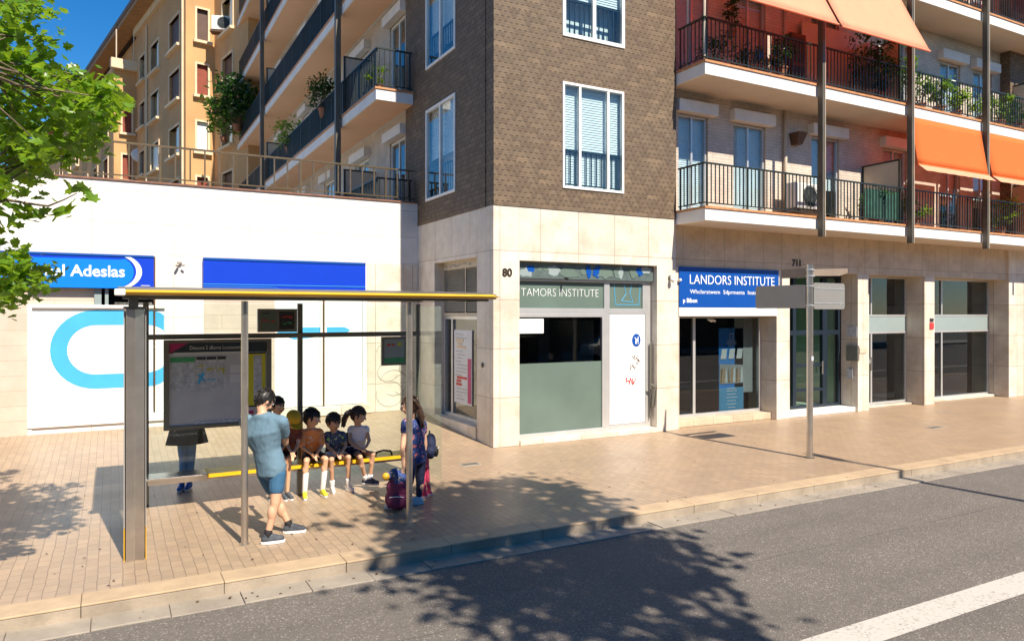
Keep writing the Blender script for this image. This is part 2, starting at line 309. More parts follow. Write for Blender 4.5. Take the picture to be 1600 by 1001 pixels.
# ---------------------------------------------------------------- mesh builder
class MB:
    def __init__(s): s.v = []; s.f = []; s.mi = []; s.cur = 0
    def add(s, vs, fs):
        o = len(s.v); s.v += [tuple(p) for p in vs]
        for f in fs: s.f.append([o+i for i in f]); s.mi.append(s.cur)
    def box(s, x0, x1, y0, y1, z0, z1):
        vs = [(x,y,z) for z in (z0,z1) for y in (y0,y1) for x in (x0,x1)]
        s.add(vs, [(0,2,3,1),(4,5,7,6),(0,1,5,4),(2,6,7,3),(0,4,6,2),(1,3,7,5)]); return s
    def quad(s, *p): s.add(p, [tuple(range(len(p)))]); return s
    def prism(s, poly, z0, z1):
        n = len(poly)
        s.add([(x,y,z0) for x,y in poly]+[(x,y,z1) for x,y in poly],
              [tuple(range(n))[::-1], tuple(range(n,2*n))]+[(i,(i+1)%n,n+(i+1)%n,n+i) for i in range(n)]); return s
    def prism_m(s, poly, d, mat):
        """poly (a,b) extruded by d along +c, then mapped with the 4x4 matrix"""
        n = len(poly); vs = [mat @ Vector((a,b,0)) for a,b in poly]+[mat @ Vector((a,b,d)) for a,b in poly]
        s.add(vs, [tuple(range(n))[::-1], tuple(range(n,2*n))]+[(i,(i+1)%n,n+(i+1)%n,n+i) for i in range(n)]); return s
    def tube(s, p0, p1, r0, r1=None, n=10, caps=True):
        r1 = r0 if r1 is None else r1
        p0, p1 = Vector(p0), Vector(p1); d = (p1-p0).normalized()
        a = d.orthogonal().normalized(); b = d.cross(a)
        vs = [];
        for p, r in ((p0,r0),(p1,r1)):
            for i in range(n):
                t = 2*math.pi*i/n; vs.append(p+a*r*math.cos(t)+b*r*math.sin(t))
        fs = [(i,(i+1)%n,n+(i+1)%n,n+i) for i in range(n)]
        if caps: fs += [tuple(range(n))[::-1], tuple(range(n,2*n))]
        s.add(vs, fs); return s
    def path(s, pts, r, n=8):
        for i in range(len(pts)-1):
            ra = r[i] if isinstance(r, (list,tuple)) else r; rb = r[i+1] if isinstance(r, (list,tuple)) else r
            s.cap(pts[i], pts[i+1], ra, rb, n)
        return s
    def ell(s, c, rad, rot=None, nu=14, nv=9):
        c = Vector(c); rot = rot or Matrix.Identity(3); vs = [c+rot@Vector((0,0,-rad[2]))]
        for j in range(1, nv):
            ph = -math.pi/2+math.pi*j/nv
            for i in range(nu):
                t = 2*math.pi*i/nu
                vs.append(c+rot@Vector((rad[0]*math.cos(ph)*math.cos(t), rad[1]*math.cos(ph)*math.sin(t), rad[2]*math.sin(ph))))
        vs.append(c+rot@Vector((0,0,rad[2]))); top = len(vs)-1
        fs = [(0,1+(i+1)%nu,1+i) for i in range(nu)]
        for j in range(nv-2):
            a = 1+j*nu
            fs += [(a+i,a+(i+1)%nu,a+nu+(i+1)%nu,a+nu+i) for i in range(nu)]
        a = 1+(nv-2)*nu
        fs += [(a+i,a+(i+1)%nu,top) for i in range(nu)]
        s.add(vs, fs); return s
    def cap(s, p0, p1, r0, r1=None, n=12):
        """tapered capsule"""
        r1 = r0 if r1 is None else r1
        p0, p1 = Vector(p0), Vector(p1); L_ = (p1-p0).length
        if L_ < 1e-5: return s.ell(p0, (r0,r0,r0))
        d = (p1-p0)/L_; a = d.orthogonal().normalized(); b = d.cross(a)
        vs = [p0-d*r0]; rings = []
        for ang in (-60,-30,0): rings.append((p0+d*r0*math.sin(R(ang)), r0*math.cos(R(ang))))
        for ang in (0,30,60): rings.append((p1+d*r1*math.sin(R(ang)), r1*math.cos(R(ang))))
        for p, r in rings:
            for i in range(n):
                t = 2*math.pi*i/n; vs.append(p+a*r*math.cos(t)+b*r*math.sin(t))
        vs.append(p1+d*r1); top = len(vs)-1; fs = [(0,1+(i+1)%n,1+i) for i in range(n)]
        for j in range(5):
            q = 1+j*n; fs += [(q+i,q+(i+1)%n,q+n+(i+1)%n,q+n+i) for i in range(n)]
        q = 1+5*n; fs += [(q+i,q+(i+1)%n,top) for i in range(n)]
        s.add(vs, fs); return s
    def build(s, name, mats, parent=None, smooth=False, bevel=0, loc=None, rot=None):
        me = bpy.data.meshes.new(name); me.from_pydata(s.v, [], s.f); me.update()
        if not isinstance(mats, (list,tuple)): mats = [mats]
        for m in mats: me.materials.append(M[m] if isinstance(m,str) else m)
        if len(mats) > 1: me.polygons.foreach_set('material_index', s.mi)
        if smooth: me.polygons.foreach_set('use_smooth', [True]*len(me.polygons))
        o = bpy.data.objects.new(name, me); COL.objects.link(o)
        if parent: o.parent = parent
        if loc: o.location = loc
        if rot: o.rotation_euler = rot
        if bevel:
            b = o.modifiers.new('bevel','BEVEL'); b.width = bevel; b.segments = 2; b.limit_method = 'ANGLE'; b.angle_limit = R(40)
        return o
def tag(o, label=None, cat=None, group=None, kind=None):
    if label: o['label'] = label
    if cat: o['category'] = cat
    if group: o['group'] = group
    if kind: o['kind'] = kind
    return o
def empty(name, loc=(0,0,0), rz=0, label=None, cat=None, group=None, parent=None):
    o = bpy.data.objects.new(name, None); COL.objects.link(o); o.location = loc; o.rotation_euler = (0,0,rz)
    o.empty_display_size = .2
    if parent: o.parent = parent
    return tag(o, label, cat, group)
def wall(mb, axis, a0, a1, z0, z1, d0, d1, holes=()):
    """a wall along x ('x') or y ('y') from a0 to a1; thickness d0..d1 on the other axis; rectangular holes (a0,a1,z0,z1)"""
    cuts = sorted({a0,a1}|{min(max(h[0],a0),a1) for h in holes}|{min(max(h[1],a0),a1) for h in holes})
    for i in range(len(cuts)-1):
        c0, c1 = cuts[i], cuts[i+1]; m = (c0+c1)/2
        hs_ = sorted([(h[2],h[3]) for h in holes if h[0] < m < h[1]]); z = z0
        for b0, b1 in hs_+[(z1,z1)]:
            if b0 > z+1e-6:
                if axis == 'x': mb.box(c0,c1,d0,d1,z,min(b0,z1))
                else: mb.box(d0,d1,c0,c1,z,min(b0,z1))
            z = max(z,b1)
    return mb
def eval_mesh(o):
    dg = bpy.context.evaluated_depsgraph_get(); dg.update()
    return bpy.data.meshes.new_from_object(o.evaluated_get(dg))
def text(name, body, size, loc, rot, mat, parent, extrude=.004, width=None, align='LEFT', bold=0.0, spacing=1.0):
    cu = bpy.data.curves.new(name, 'FONT'); cu.body = body; cu.size = size; cu.extrude = extrude; cu.align_x = align
    cu.offset = bold; cu.space_character = spacing; cu.resolution_u = 3
    t = bpy.data.objects.new(name, cu); COL.objects.link(t)
    me = eval_mesh(t); COL.objects.unlink(t); bpy.data.objects.remove(t)
    me.materials.clear(); me.materials.append(M[mat])
    o = bpy.data.objects.new(name, me); COL.objects.link(o); o.parent = parent; o.location = loc; o.rotation_euler = rot
    if width:
        xs = [v.co.x for v in me.vertices]; k = width/(max(xs)-min(xs)); x0 = min(xs)
        for v in me.vertices: v.co.x = (v.co.x-x0)*k
    return o
FR = (R(90),0,0)            # text facing the street
def scribble(mb, cx, cz, w, h, v, n, seed, r=.006, frm='x'):
    rr = random.Random(seed); pts = []
    for i in range(n):
        t = i/(n-1); pts.append((cx-w/2+w*t+rr.uniform(-.12,.12)*w, cz+rr.uniform(-.5,.5)*h))
    for a, b in zip(pts, pts[1:]):
        if frm == 'x': mb.tube((a[0],v,a[1]),(b[0],v,b[1]), r, n=4)
        else: mb.tube((v,a[0],a[1]),(v,b[0],b[1]), r, n=4)
def railing(mb, pts, z0, z1, step=.12, bar=.011, close=False):
    """flat bar railing along a plan polyline"""
    for (x0,y0),(x1,y1) in zip(pts, pts[1:]):
        Ln = math.hypot(x1-x0,y1-y0); dx,dy = (x1-x0)/Ln,(y1-y0)/Ln; nx,ny = -dy,dx
        def rail(z, hh, w):
            mb.prism([(x0+nx*w,y0+ny*w),(x1+nx*w,y1+ny*w),(x1-nx*w,y1-ny*w),(x0-nx*w,y0-ny*w)], z, z+hh)
        rail(z1-.035, .035, .022); rail(z0+.07, .025, .012)
        k = int(Ln/step)
        for i in range(k+1):
            t = (i+.5)*Ln/(k+1); x, y = x0+dx*t, y0+dy*t
            big = i % 10 == 0; b = bar*1.6 if big else bar
            mb.box(x-b,x+b,y-b,y+b, z0 if big else z0+.095, z1-.035)
# ================================================================ the setting
g = MB(); g.quad((-400,-400,-.136),(400,-400,-.136),(400,400,-.136),(-400,400,-.136)); tag(g.build('ground','asphalt'), kind='structure')
g = MB(); g.quad((-120,-12,-.13),(120,-12,-.13),(120,7.16,-.13),(-120,7.16,-.13)); tag(g.build('road','asphalt'), kind='structure')
g = MB(); g.quad((-60,3.82,-.126),(60,3.82,-.126),(60,4.15,-.126),(-60,4.15,-.126)); tag(g.build('road_marking','paint'), kind='structure')
g = MB()
g.box(-60,90,7.76,12.5,-.2,0)
g.quad((-60,12.5,0),(6.5,12.5,0),(6.5,16.5,.31),(-60,16.5,.31)); g.quad((-60,16.5,.31),(6.5,16.5,.31),(6.5,40,.31),(-60,40,.31))
g.box(6.5,90,12.5,13.3,-.2,-.003)
tag(g.build('pavement','pavers'), kind='structure')
g = MB(); rr = random.Random(3); x = -20.3
while x < 60:
    w = 1.18 if x < 30 else 4.0
    o = rr.uniform(-.004,.004); zt = .003+rr.uniform(-.002,.002)
    g.cur = 0; g.box(x+.002,x+w-.002,7.45+o,7.76,-.2,zt-.022); g.cur = 1; g.box(x+.002,x+w-.002,7.444+o,7.76,zt-.022,zt); x += w
tag(g.build('kerb',['kerb','kerbtop'], bevel=.007), kind='structure')
g = MB(); x = -20.0
while x < 60:
    w = .62 if x < 30 else 4
    z = -.118+rr.uniform(-.004,.004); g.box(x+.003,x+w-.003,7.13+rr.uniform(-.01,.01),7.47,-.2,z); x += w
tag(g.build('gutter','gutter', bevel=.006), kind='structure')
g = MB(); g.box(-60,90,-16,-12,-.2,0); tag(g.build('far_pavement','concrete'), kind='structure')
for i,(x,y,w,d) in enumerate([(5.33,11.25,.34,.2),(16.2,9.9,.4,.22)]):
    r_ = empty('utility_cover',(x,y,0),label=['small square metal utility cover set in the pavers near the corner','dark metal utility cover in the pavement beyond the sign post'][i],cat='utility cover',group='utility covers')
    MB().box(-w/2,w/2,-d/2,d/2,-.02,.006).build('frame','concrete',r_)
    MB().box(-w/2+.025,w/2-.025,-d/2+.025,d/2-.025,-.02,.009).build('lid','steel_dark',r_)
# scattered litter spots and dry leaves lying on pavement and gutter
g = MB(); rr = random.Random(11)
for i in range(230):
    x = rr.uniform(-2,14); y = rr.choice([rr.uniform(7.16,7.42), rr.uniform(7.5,12), rr.uniform(7.5,12)])
    z = -.112 if y < 7.45 else .005; a = rr.uniform(0,6.28); s_ = rr.uniform(.008,.024)
    p = [(x+s_*math.cos(a+t)*k, y+s_*math.sin(a+t)*k, z+rr.uniform(.001,.008)) for t,k in ((0,1),(1.2,.6),(2.4,1),(3.9,.6),(5.1,.7))]
    g.quad(*p)
tag(g.build('dry_leaves', 'brown_metal'), 'small dry leaf scraps scattered over pavement and gutter', 'leaf litter', kind='stuff')

# ================================================================ apartment building with shops
B = empty('apartment_building',(0,0,0),label='dark brick corner apartment building with travertine ground floor shops, long balconies and orange awnings',cat='building')
FL = [4.8, 7.85, 10.87, 13.9, 16.93]            # balcony floor tops
# corner block stone
g = MB()
wall(g,'x',6.36,10.85,0,4.62,12.40,12.72,[(6.93,10.33,.10,3.58)])
wall(g,'y',12.72,17.1,0,4.62,6.36,6.68,[(13.12,15.3,.30,3.68)])
g.box(6.93,10.33,12.36,12.398,0,.10); g.box(6.33,6.358,13.12,15.3,0,.30)
g.box(10.85,10.99,12.44,13.0,0,3.58)
g.build('stone_facade','travertine',B,bevel=.006)
# right wing stone
g = MB(); g.box(10.853,24.05,12.45,13.02,3.58,4.5); g.build('stone_fascia','travertine_dark',B)
for a,b in ((14.05,14.5),(17.05,17.5),(19.9,20.36)):
    MB().box(a,b,12.45,13.35,0,3.58).build('pilaster','travertine',B,bevel=.006)
MB().box(24.05,60,12.40,13.35,0,4.62).box(24.05,60,13.35,13.5,0,4.62).build('stone_pier','travertine',B)
g = MB(); g.box(10.99,14.05,12.62,13.4,0,.16); g.build('shop_step','travertine_dark',B,bevel=.01)
MB().box(14.5,17.05,12.52,13.4,0,.12).build('door_step','white_render',B,bevel=.01)
MB().box(17.5,19.9,12.8,13.4,0,.04).box(20.36,24.05,12.8,13.4,0,.06).build('threshold','travertine',B)
# brick block
g = MB()
wins_f = [(7.9,9.42,5.06,7.19),(7.9,9.44,8.10,10.25),(7.9,9.44,11.15,13.3)]
wins_s = [(14.11,15.75,5.12,7.2),(14.11,15.75,8.13,10.25),(14.11,15.75,11.15,13.3)]
wall(g,'x',6.36,10.85,4.62,20,12.385,12.72,wins_f)
wall(g,'y',12.72,17.1,4.62,20,6.345,6.72,wins_s)
g.box(10.5,10.85,12.72,13.0,4.62,20); g.box(6.72,7.0,16.8,17.1,4.62,20)
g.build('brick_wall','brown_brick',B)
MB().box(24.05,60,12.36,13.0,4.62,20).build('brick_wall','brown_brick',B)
MB().box(7.4,60,14.4,30,4.3,19.9).box(6.0,61,12.2,31,20,20.4).build('roof','concrete',B)  # roof slab; box beneath is an unseen core added to block light

def window(parent, name, a0, a1, z0, z1, d, axis='x', fr=.05, mull=(), mat='white', pane='glass', depth=.07, blind=None, back=None, outer=0.0):
    """framed window; d = plane of the outer face of the frame, looking to -d"""
    def bx(mb, a, b, y0, y1, z, w):
        if axis == 'x': mb.box(a,b,y0,y1,z,w)
        else: mb.box(y0,y1,a,b,z,w)
    g = MB(); y0, y1 = d, d+depth
    bx(g,a0,a1,y0,y1,z0,z0+fr); bx(g,a0,a1,y0,y1,z1-fr,z1); bx(g,a0,a0+fr,y0,y1,z0+fr,z1-fr); bx(g,a1-fr,a1,y0,y1,z0+fr,z1-fr)
    for m in mull: bx(g,m-fr*.55,m+fr*.55,y0+.006,y1-.004,z0+fr,z1-fr)
    w = g.build(name, mat, parent, bevel=.005)
    p = MB(); bx(p,a0+fr*.5,a1-fr*.5,y0+depth*.45,y0+depth*.45+.006,z0+fr*.5,z1-fr*.5); p.build('pane',pane,w)
    if blind is not None:
        s = MB(); zz = blind; yb = y1+.06
        k = int((z1-zz)/.05)
        for i in range(k):
            z = z1-(i+1)*.05
            if axis == 'x': s.add([(a0,yb,z),(a1,yb,z),(a1,yb+.014,z+.044),(a0,yb+.014,z+.044)],[(0,1,2,3)]); s.add([(a0,yb+.014,z+.044),(a1,yb+.014,z+.044),(a1,yb,z+.05),(a0,yb,z+.05)],[(0,1,2,3)])
            else: s.add([(yb,a0,z),(yb,a1,z),(yb+.014,a1,z+.044),(yb+.014,a0,z+.044)],[(0,1,2,3)]); s.add([(yb+.014,a0,z+.044),(yb+.014,a1,z+.044),(yb,a1,z+.05),(yb,a0,z+.05)],[(0,1,2,3)])
        s.build('blind','shutter_white',w)
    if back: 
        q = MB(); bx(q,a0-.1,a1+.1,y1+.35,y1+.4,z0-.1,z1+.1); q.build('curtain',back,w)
    return w
def guard(parent, a0, a1, z0, z1, d, axis='x', mat='rail'):
    g = MB()
    pts = [(a0,d),(a1,d)] if axis=='x' else [(d,a0),(d,a1)]
    railing(g, pts, z0, z1, .13, .010); return g.build('guard_rail', mat, parent)
# corner front windows
for i,(a0,a1,z0,z1) in enumerate(wins_f):
    m = (a0+.42,a0+1.12) if i == 0 else ((a0+a1)/2,)
    w = window(B,'window',a0,a1,z0,z1,12.36,fr=.05 if i==0 else .075,mull=m,mat='white',blind=z0+.02 if i==0 else z0+.85,back='shutter_white',depth=.09)
    guard(w,a0+.05,a1-.05,z0+.02,z0+.80,12.47)
for i,(a0,a1,z0,z1) in enumerate(wins_s):
    w = window(B,'window',a0,a1,z0,z1,6.32,axis='y',fr=.06,mull=((a0+a1)/2,),blind=z0+ (0.9 if i==0 else .3),back='shutter_white',depth=.08)
    guard(w,a0+.06,a1-.06,z0+.04,z0+.75,6.45,axis='y')

# right wing wall with windows behind the balconies
rw = []
for k,fz in enumerate(FL[:4]):
    for a0,a1 in ((11.15,12.03),(12.83,13.89),(15.52,16.57),(18.35,19.4),(20.95,21.95),(22.6,23.6)):
        rw.append((a0,a1,fz+.02,fz+(2.25 if a0<20 or k!=1 else 2.0)))
g = MB(); wall(g,'x',10.85,24.05,4.5,20,12.65,12.95,rw); g.build('brick_wall','light_brick',B)
for (a0,a1,z0,z1) in rw:
    sh = a0 > 20 and z0 < 10.8 and z0 > 7
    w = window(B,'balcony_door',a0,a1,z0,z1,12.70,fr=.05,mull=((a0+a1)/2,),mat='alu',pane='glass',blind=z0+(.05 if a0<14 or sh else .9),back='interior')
    MB().box(a0-.13,a1+.15,12.46,12.66,z1+.01,z1+.27).build('shutter_box','balc_white',w,bevel=.006)
MB().tube((14.5,12.58,4.9),(14.5,12.58,7.5),.045).tube((14.5,12.58,7.9),(14.5,12.58,10.5),.045).build('downpipe','cream_panel',B,smooth=True)
g = MB(); g.add([(14.7,12.35,7.0),(15.02,12.35,7.0),(15.02,12.65,7.0),(14.7,12.65,7.0),(14.78,12.45,6.72),(14.95,12.45,6.72),(14.95,12.65,6.72),(14.78,12.65,6.72)],[(0,1,2,3),(4,7,6,5),(0,4,5,1),(1,5,6,2),(2,6,7,3),(3,7,4,0)])
g.build('wall_lamp','brown_metal',B)
# balconies (right)
for k,fz in enumerate(FL[:4]):
    s = MB().box(10.86,60,11.50,12.64,fz-.30,fz-.045).build('balcony','balc_white',B,bevel=.008)
    MB().box(10.90,60,11.54,12.64,fz-.306,fz-.301).build('soffit','soffit',s)
    MB().box(10.84,60,11.475,12.64,fz-.045,fz).build('edge_tile','terracotta',s)
    g = MB(); railing(g,[(10.90,12.36),(10.90,11.55),(60 if k<2 else 40,11.55)],fz,fz+.93,.118,.0095)
    g.build('railing','rail',s)
# long vertical posts in front of the balconies
for u in (14.31,17.62,20.95,24.4,28):
    fp = MB().box(u-.04,u+.03,11.32,11.46,4.32,20).build('facade_post','post',B,bevel=.006); MB().box(u+.031,u+.046,11.31,11.40,4.32,20).build('lit_strip','cream_panel',fp)  # pale strip paints the sunlit front edge of each dark post
# balcony partitions
for (u,fz,mt) in ((17.5,4.8,'cream_panel'),(17.5,7.85,'cream_panel'),(24.2,4.8,'cream_panel'),(24.2,7.85,'cream_panel')):
    p = MB().box(u-.012,u+.012,11.62,12.6,fz+.15,fz+1.62).build('partition',mt,B)
    MB().box(u-.025,u+.025,11.58,11.62,fz,fz+1.66).box(u-.025,u+.025,12.6,12.64,fz,fz+1.66).box(u-.025,u+.025,11.62,12.6,fz+1.62,fz+1.66).build('frame','rail',p)
MB().box(16.15,17.45,11.60,11.62,4.9,5.62).build('privacy_net','net_green',B)
MB().box(15.0,17.3,12.50,12.53,7.9,9.8).build('inner_screen','cream_panel',B)
# awnings
def awning(u0,u1,top,bot,mat,valance=None,sag=.06):
    (v0,z0),(v1,z1) = top,bot; g = MB(); n=7; k=9
    P = {}
    for i in range(n+1):
        for j in range(k+1):
            t=i/n; uu=u0+(u1-u0)*j/k
            P[i,j]=(uu, v0+(v1-v0)*t, z0+(z1-z0)*t - sag*math.sin(math.pi*t)*(0.6+.4*math.sin(j*1.3)))
    vs=[P[i,j] for i in range(n+1) for j in range(k+1)]
    g.add(vs,[(i*(k+1)+j,i*(k+1)+j+1,(i+1)*(k+1)+j+1,(i+1)*(k+1)+j) for i in range(n) for j in range(k)])
    o = g.build('awning',mat,B,smooth=True)
    s = o.modifiers.new('thick','SOLIDIFY'); s.thickness=.004
    MB().tube((u0,v1,z1),(u1,v1,z1),.022).build('front_bar','awning_sunlit' if mat!='awning' else 'awning',o)
    q = MB()
    for j in (1,2,3,4,5):      # sewn seams
        uu = u0+(u1-u0)*j/6
        q.tube((uu,v0,z0+.004),(uu,v1,z1+.006),.004,n=4)
    if sag == 0: q.build('seam',mat,o)
    if valance:
        dv,dz = valance; q = MB(); m=24
        vs=[(u0+(u1-u0)*j/m, v1-.004-dv*t+.012*math.sin(j*1.9)*t, z1-dz*t) for t in (0,1) for j in range(m+1)]
        q.add(vs,[(j,j+1,m+2+j,m+1+j) for j in range(m)]); q.build('valance','awning_sunlit',o)
    for u in (u0+.04,u1-.04): 
        MB().tube((u,v0+.02,z0-.25 if not valance else z0-.05),(u,v1+.02,z1),.014).build('arm','rail',o)
    return o
T = (11.56,10.52)
awning(11.0,14.08,T,(10.76,8.93),'awning_sunlit'); awning(14.22,17.45,T,(10.78,8.92),'awning_sunlit')
awning(17.72,20.83,(11.46,7.53),(11.26,6.30),'awning',(.22,.20),sag=0); awning(21.02,24.2,(11.46,7.53),(11.26,6.30),'awning',(.22,.20),sag=0)
awning(22.6,26.0,(11.5,13.5),(10.9,11.95),'awning')
# poles of the awning on the second balcony
MB().tube((10.93,12.1,7.85),(10.93,12.1,10.5),.025).tube((10.94,11.6,7.85),(10.94,11.6,10.5),.03).build('awning_pole','cream_panel',B)

# left wing
LW = MB(); lw = []
for fz in FL:
    for a0,a1 in ((17.35,18.5),(20.3,21.6),(24,25.3),(27.5,28.6),(32,33.2)):
        lw.append((a0,a1,fz+.02,fz+2.2))
wall(LW,'y',17.1,38.5,3.9,20,6.42,6.75,lw); LW.build('side_wall','light_brick',B)
for (a0,a1,z0,z1) in lw:
    w = window(B,'balcony_door',a0,a1,z0,z1,6.47,axis='y',fr=.055,mull=((a0+a1)/2,),mat='white',back='interior',blind=z0+1.2 if a0>19 else None)
    MB().box(6.24,6.43,a0-.12,a1+.12,z1+.01,z1+.26).build('shutter_box','balc_white',w)
for k,fz in enumerate(FL):
    y0 = 16.55 if k in (0,1) else (17.12 if k else 16.55)
    y0 = 16.55
    s = MB().box(5.41,6.42 if True else 0,17.12,38.5,fz-.30,fz-.045).box(5.41,6.335,y0,17.12,fz-.30,fz-.045).build('balcony','balc_white',B,bevel=.008)
    MB().box(5.45,6.33,y0+.04,38.4,fz-.306,fz-.301).build('soffit','soffit_bounce',s)
    MB().box(5.385,6.34,y0-.025,38.5,fz-.045,fz).build('edge_tile','terracotta',s)
    g = MB(); railing(g,[(6.32,y0+.05),(5.46,y0+.05),(5.46,38.4)],fz,fz+.95,.13,.013); g.build('railing','rail',s)
    for v,h in ((19.6,1.62),(30.9,1.62)):
        p = MB().box(5.55,6.40,v-.012,v+.012,fz+.1,fz+h).build('partition','cream_panel',B)
        MB().box(5.5,5.55,v-.025,v+.025,fz,fz+h+.04).box(5.55,6.40,v-.025,v+.025,fz+h,fz+h+.04).build('frame','rail',p)
for v in (19.5,30.8): MB().box(5.24,5.38,v-.08,v+.08,4.0,20).build('facade_post','post',B,bevel=.006)

# ---- corner shop (front)
S = window(B,'shop_window',6.93,9.10,.10,2.55,12.60,fr=.07,mat='alu',pane='glass_dark',depth=.09)
MB().box(6.96,9.05,12.64,12.648,.16,1.56).build('frosted_film','film_green',S)
MB().box(7.02,7.61,12.628,12.632,2.16,2.45).build('paper_notice','film_white',S)
T1 = MB().box(6.93,10.33,12.60,12.69,2.55,2.66).box(6.93,10.33,12.58,12.69,3.20,3.25).box(9.10,9.22,12.60,12.69,.10,2.55).box(9.08,9.22,12.60,12.69,2.66,3.20).box(10.17,10.33,12.60,12.69,.10,2.55).box(10.10,10.33,12.60,12.69,2.66,3.20).box(9.22,10.17,12.60,12.69,.10,.20).build('shop_frame','alu',B,bevel=.004)
MB().box(6.93,9.08,12.64,12.66,2.66,3.20).box(9.22,10.10,12.64,12.66,2.66,3.20).build('transom_film','film_green',T1)
text('lettering','TAMORS INSTITUTE',.235,(7.10,12.638,2.90),FR,'film_white',T1,extrude=.001,width=1.86,bold=-.0055)
g = MB()                                    # outline emblem in the small transom
for a,b in (((9.40,2.74),(10.02,2.74)),((9.40,2.74),(9.36,3.19)),((10.02,2.74),(10.06,3.19)),((9.62,3.18),(9.68,2.98)),((9.68,2.98),(9.55,2.82)),((9.55,2.82),(9.86,2.80)),((9.86,2.80),(9.78,2.98)),((9.78,2.98),(9.82,3.18))):
    g.tube((a[0],12.638,a[1]),(b[0],12.638,b[1]),.008,n=5)
g.build('emblem','cyan',T1)
D = MB().box(9.23,10.16,12.61,12.65,.21,2.54).build('white_door_panel','film_white',B)
g = MB(); g.cur=0
cx,cz = 9.93,1.98
g.prism_m([(math.cos(t*math.pi/14)*.115, math.sin(t*math.pi/14)*.14) for t in range(28)],.004,Matrix.Translation((cx,12.608,cz))@Matrix.Rotation(R(90),4,'X'))
g.cur=1; g.box(cx-.03,cx+.0,12.599,12.603,cz-.08,cz+.03); g.box(cx-.0,cx+.05,12.599,12.603,cz-.01,cz+.03); g.tube((cx-.05,12.6,cz+.06),(cx+.02,12.6,cz-.02),.012,n=6); g.tube((cx+.04,12.6,cz-.08),(cx+.04,12.6,cz+.08),.012,n=6)
g.build('round_sticker',['blue_sign','film_white'],D)
g = MB(); scribble(g,9.9,1.62,.16,.14,12.606,9,1); scribble(g,9.86,1.42,.2,.2,12.606,9,2); scribble(g,10.0,1.55,.1,.1,12.606,7,3)
g.build('scribble','brown_metal',D)
g = MB(); scribble(g,9.76,1.10,.26,.18,12.606,16,5,.010)
g.build('red_graffiti','ink_red',D)
Rb = MB().box(6.93,10.33,12.52,12.70,3.25,3.58).build('shutter_housing','housing',B)
rr = random.Random(4); g = MB()
for i in range(16):                         # sprayed patches on the housing
    g.cur = rr.choice([0,0,1,2,2]); c = 6.98+i*.212+rr.uniform(-.08,.08); w = rr.uniform(.06,.24); h = rr.uniform(.05,.15); zc = rr.uniform(3.33,3.5)
    poly = []
    for t in range(12):
        q = t*math.pi/6; s_ = rr.uniform(.65,1.1); poly.append((w*s_*math.cos(q), h*s_*math.sin(q)))
    c = max(6.95+w*1.1, min(c, 10.31-w*1.1)); zc = max(3.26+h*1.1,min(zc,3.57-h*1.1))
    g.prism_m(poly,.003+.0006*i,Matrix.Translation((c,12.519,zc))@Matrix.Rotation(R(90),4,'X'))
g.build('graffiti',['film_bluegrey','blue_sign','film_green'],Rb)
MB().tube((8.05,12.5,3.27),(8.05,12.42,3.25),.025).build('spotlight','black',B)
text('house_number','80',.21,(6.55,12.397,3.27),FR,'bronze_number',B,extrude=.008,bold=.008)
# jamb pipe and elbow
MB().path([(10.27,12.55,.3),(10.27,12.55,1.9)],.02).path([(10.28,12.5,.55),(10.3,12.44,.95),(10.22,12.44,1.02)],.025).build('pipe','steel_dark',B,smooth=True)
def wall_lamp(x,y,z,dx,dy):
    w = MB().ell((x+dx*.02,y+dy*.02,z),(.05,.05,.05)).build('wall_light_base','steel_dark',B,smooth=True)
    MB().cap((x+dx*.05,y+dy*.05,z),(x+dx*.10,y+dy*.10,z-.06),.03,.05).build('lamp_head','ac_white',w,smooth=True)
wall_lamp(10.68,12.40,3.34,0,-1)
# ---- corner shop (side)
w = window(B,'side_shop_window',13.12,15.3,.30,2.50,6.58,axis='y',fr=.07,mull=(14.85,),mat='alu',pane='glass',depth=.09)
MB().box(6.60,6.612,13.85,14.75,.62,2.20).build('poster','paper',w)
g = MB(); rr = random.Random(9)
for i in range(20):
    z = 2.1-i*.073; y1 = 14.66-rr.uniform(0,.1); y0 = y1-rr.uniform(.2,.6); g.cur = 0 if i not in (2,3,4,13,14,15) else (1 if i<6 else 2)
    g.box(6.592,6.598,y0,y1,z,z+(.012 if g.cur==0 else .05))
g.build('poster_print',['ink_grey','tan_trim','ink_red'],w)
MB().box(6.594,6.598,13.88,14.05,.66,1.6).build('poster_figure','ink_magenta',w)
g = MB()
for i in range(22): z = 2.60+i*.042; g.add([(6.58,13.18,z),(6.58,15.24,z),(6.60,15.24,z+.024),(6.60,13.18,z+.024)],[(0,1,2,3)])
g.box(6.565,6.58,14.08,14.12,2.56,3.52); g.build('louvre','louvre',B); MB().box(6.63,6.66,13.12,15.3,2.57,3.6).build('louvre_backing','interior',B)
MB().box(6.57,6.66,13.12,15.3,2.50,2.57).box(6.57,6.66,13.12,15.3,3.52,3.68).box(6.57,6.66,15.24,15.3,2.57,3.52).box(6.57,6.66,13.12,13.18,2.57,3.52).build('louvre_frame','louvre',B)
g = MB(); scribble(g,14.5,3.60,1.3,.08,6.565,24,12,.007,'y'); g.build('graffiti','ink_grey',B)
MB().tube((6.50,13.3,.42),(6.50,13.3,1.75),.018).cap((6.58,13.3,1.1),(6.50,13.3,1.1),.012).build('door_handle','film_white',B)
MB().ell((6.34,12.85,1.55),(.02,.04,.05)).build('door_knob','steel_dark',B)

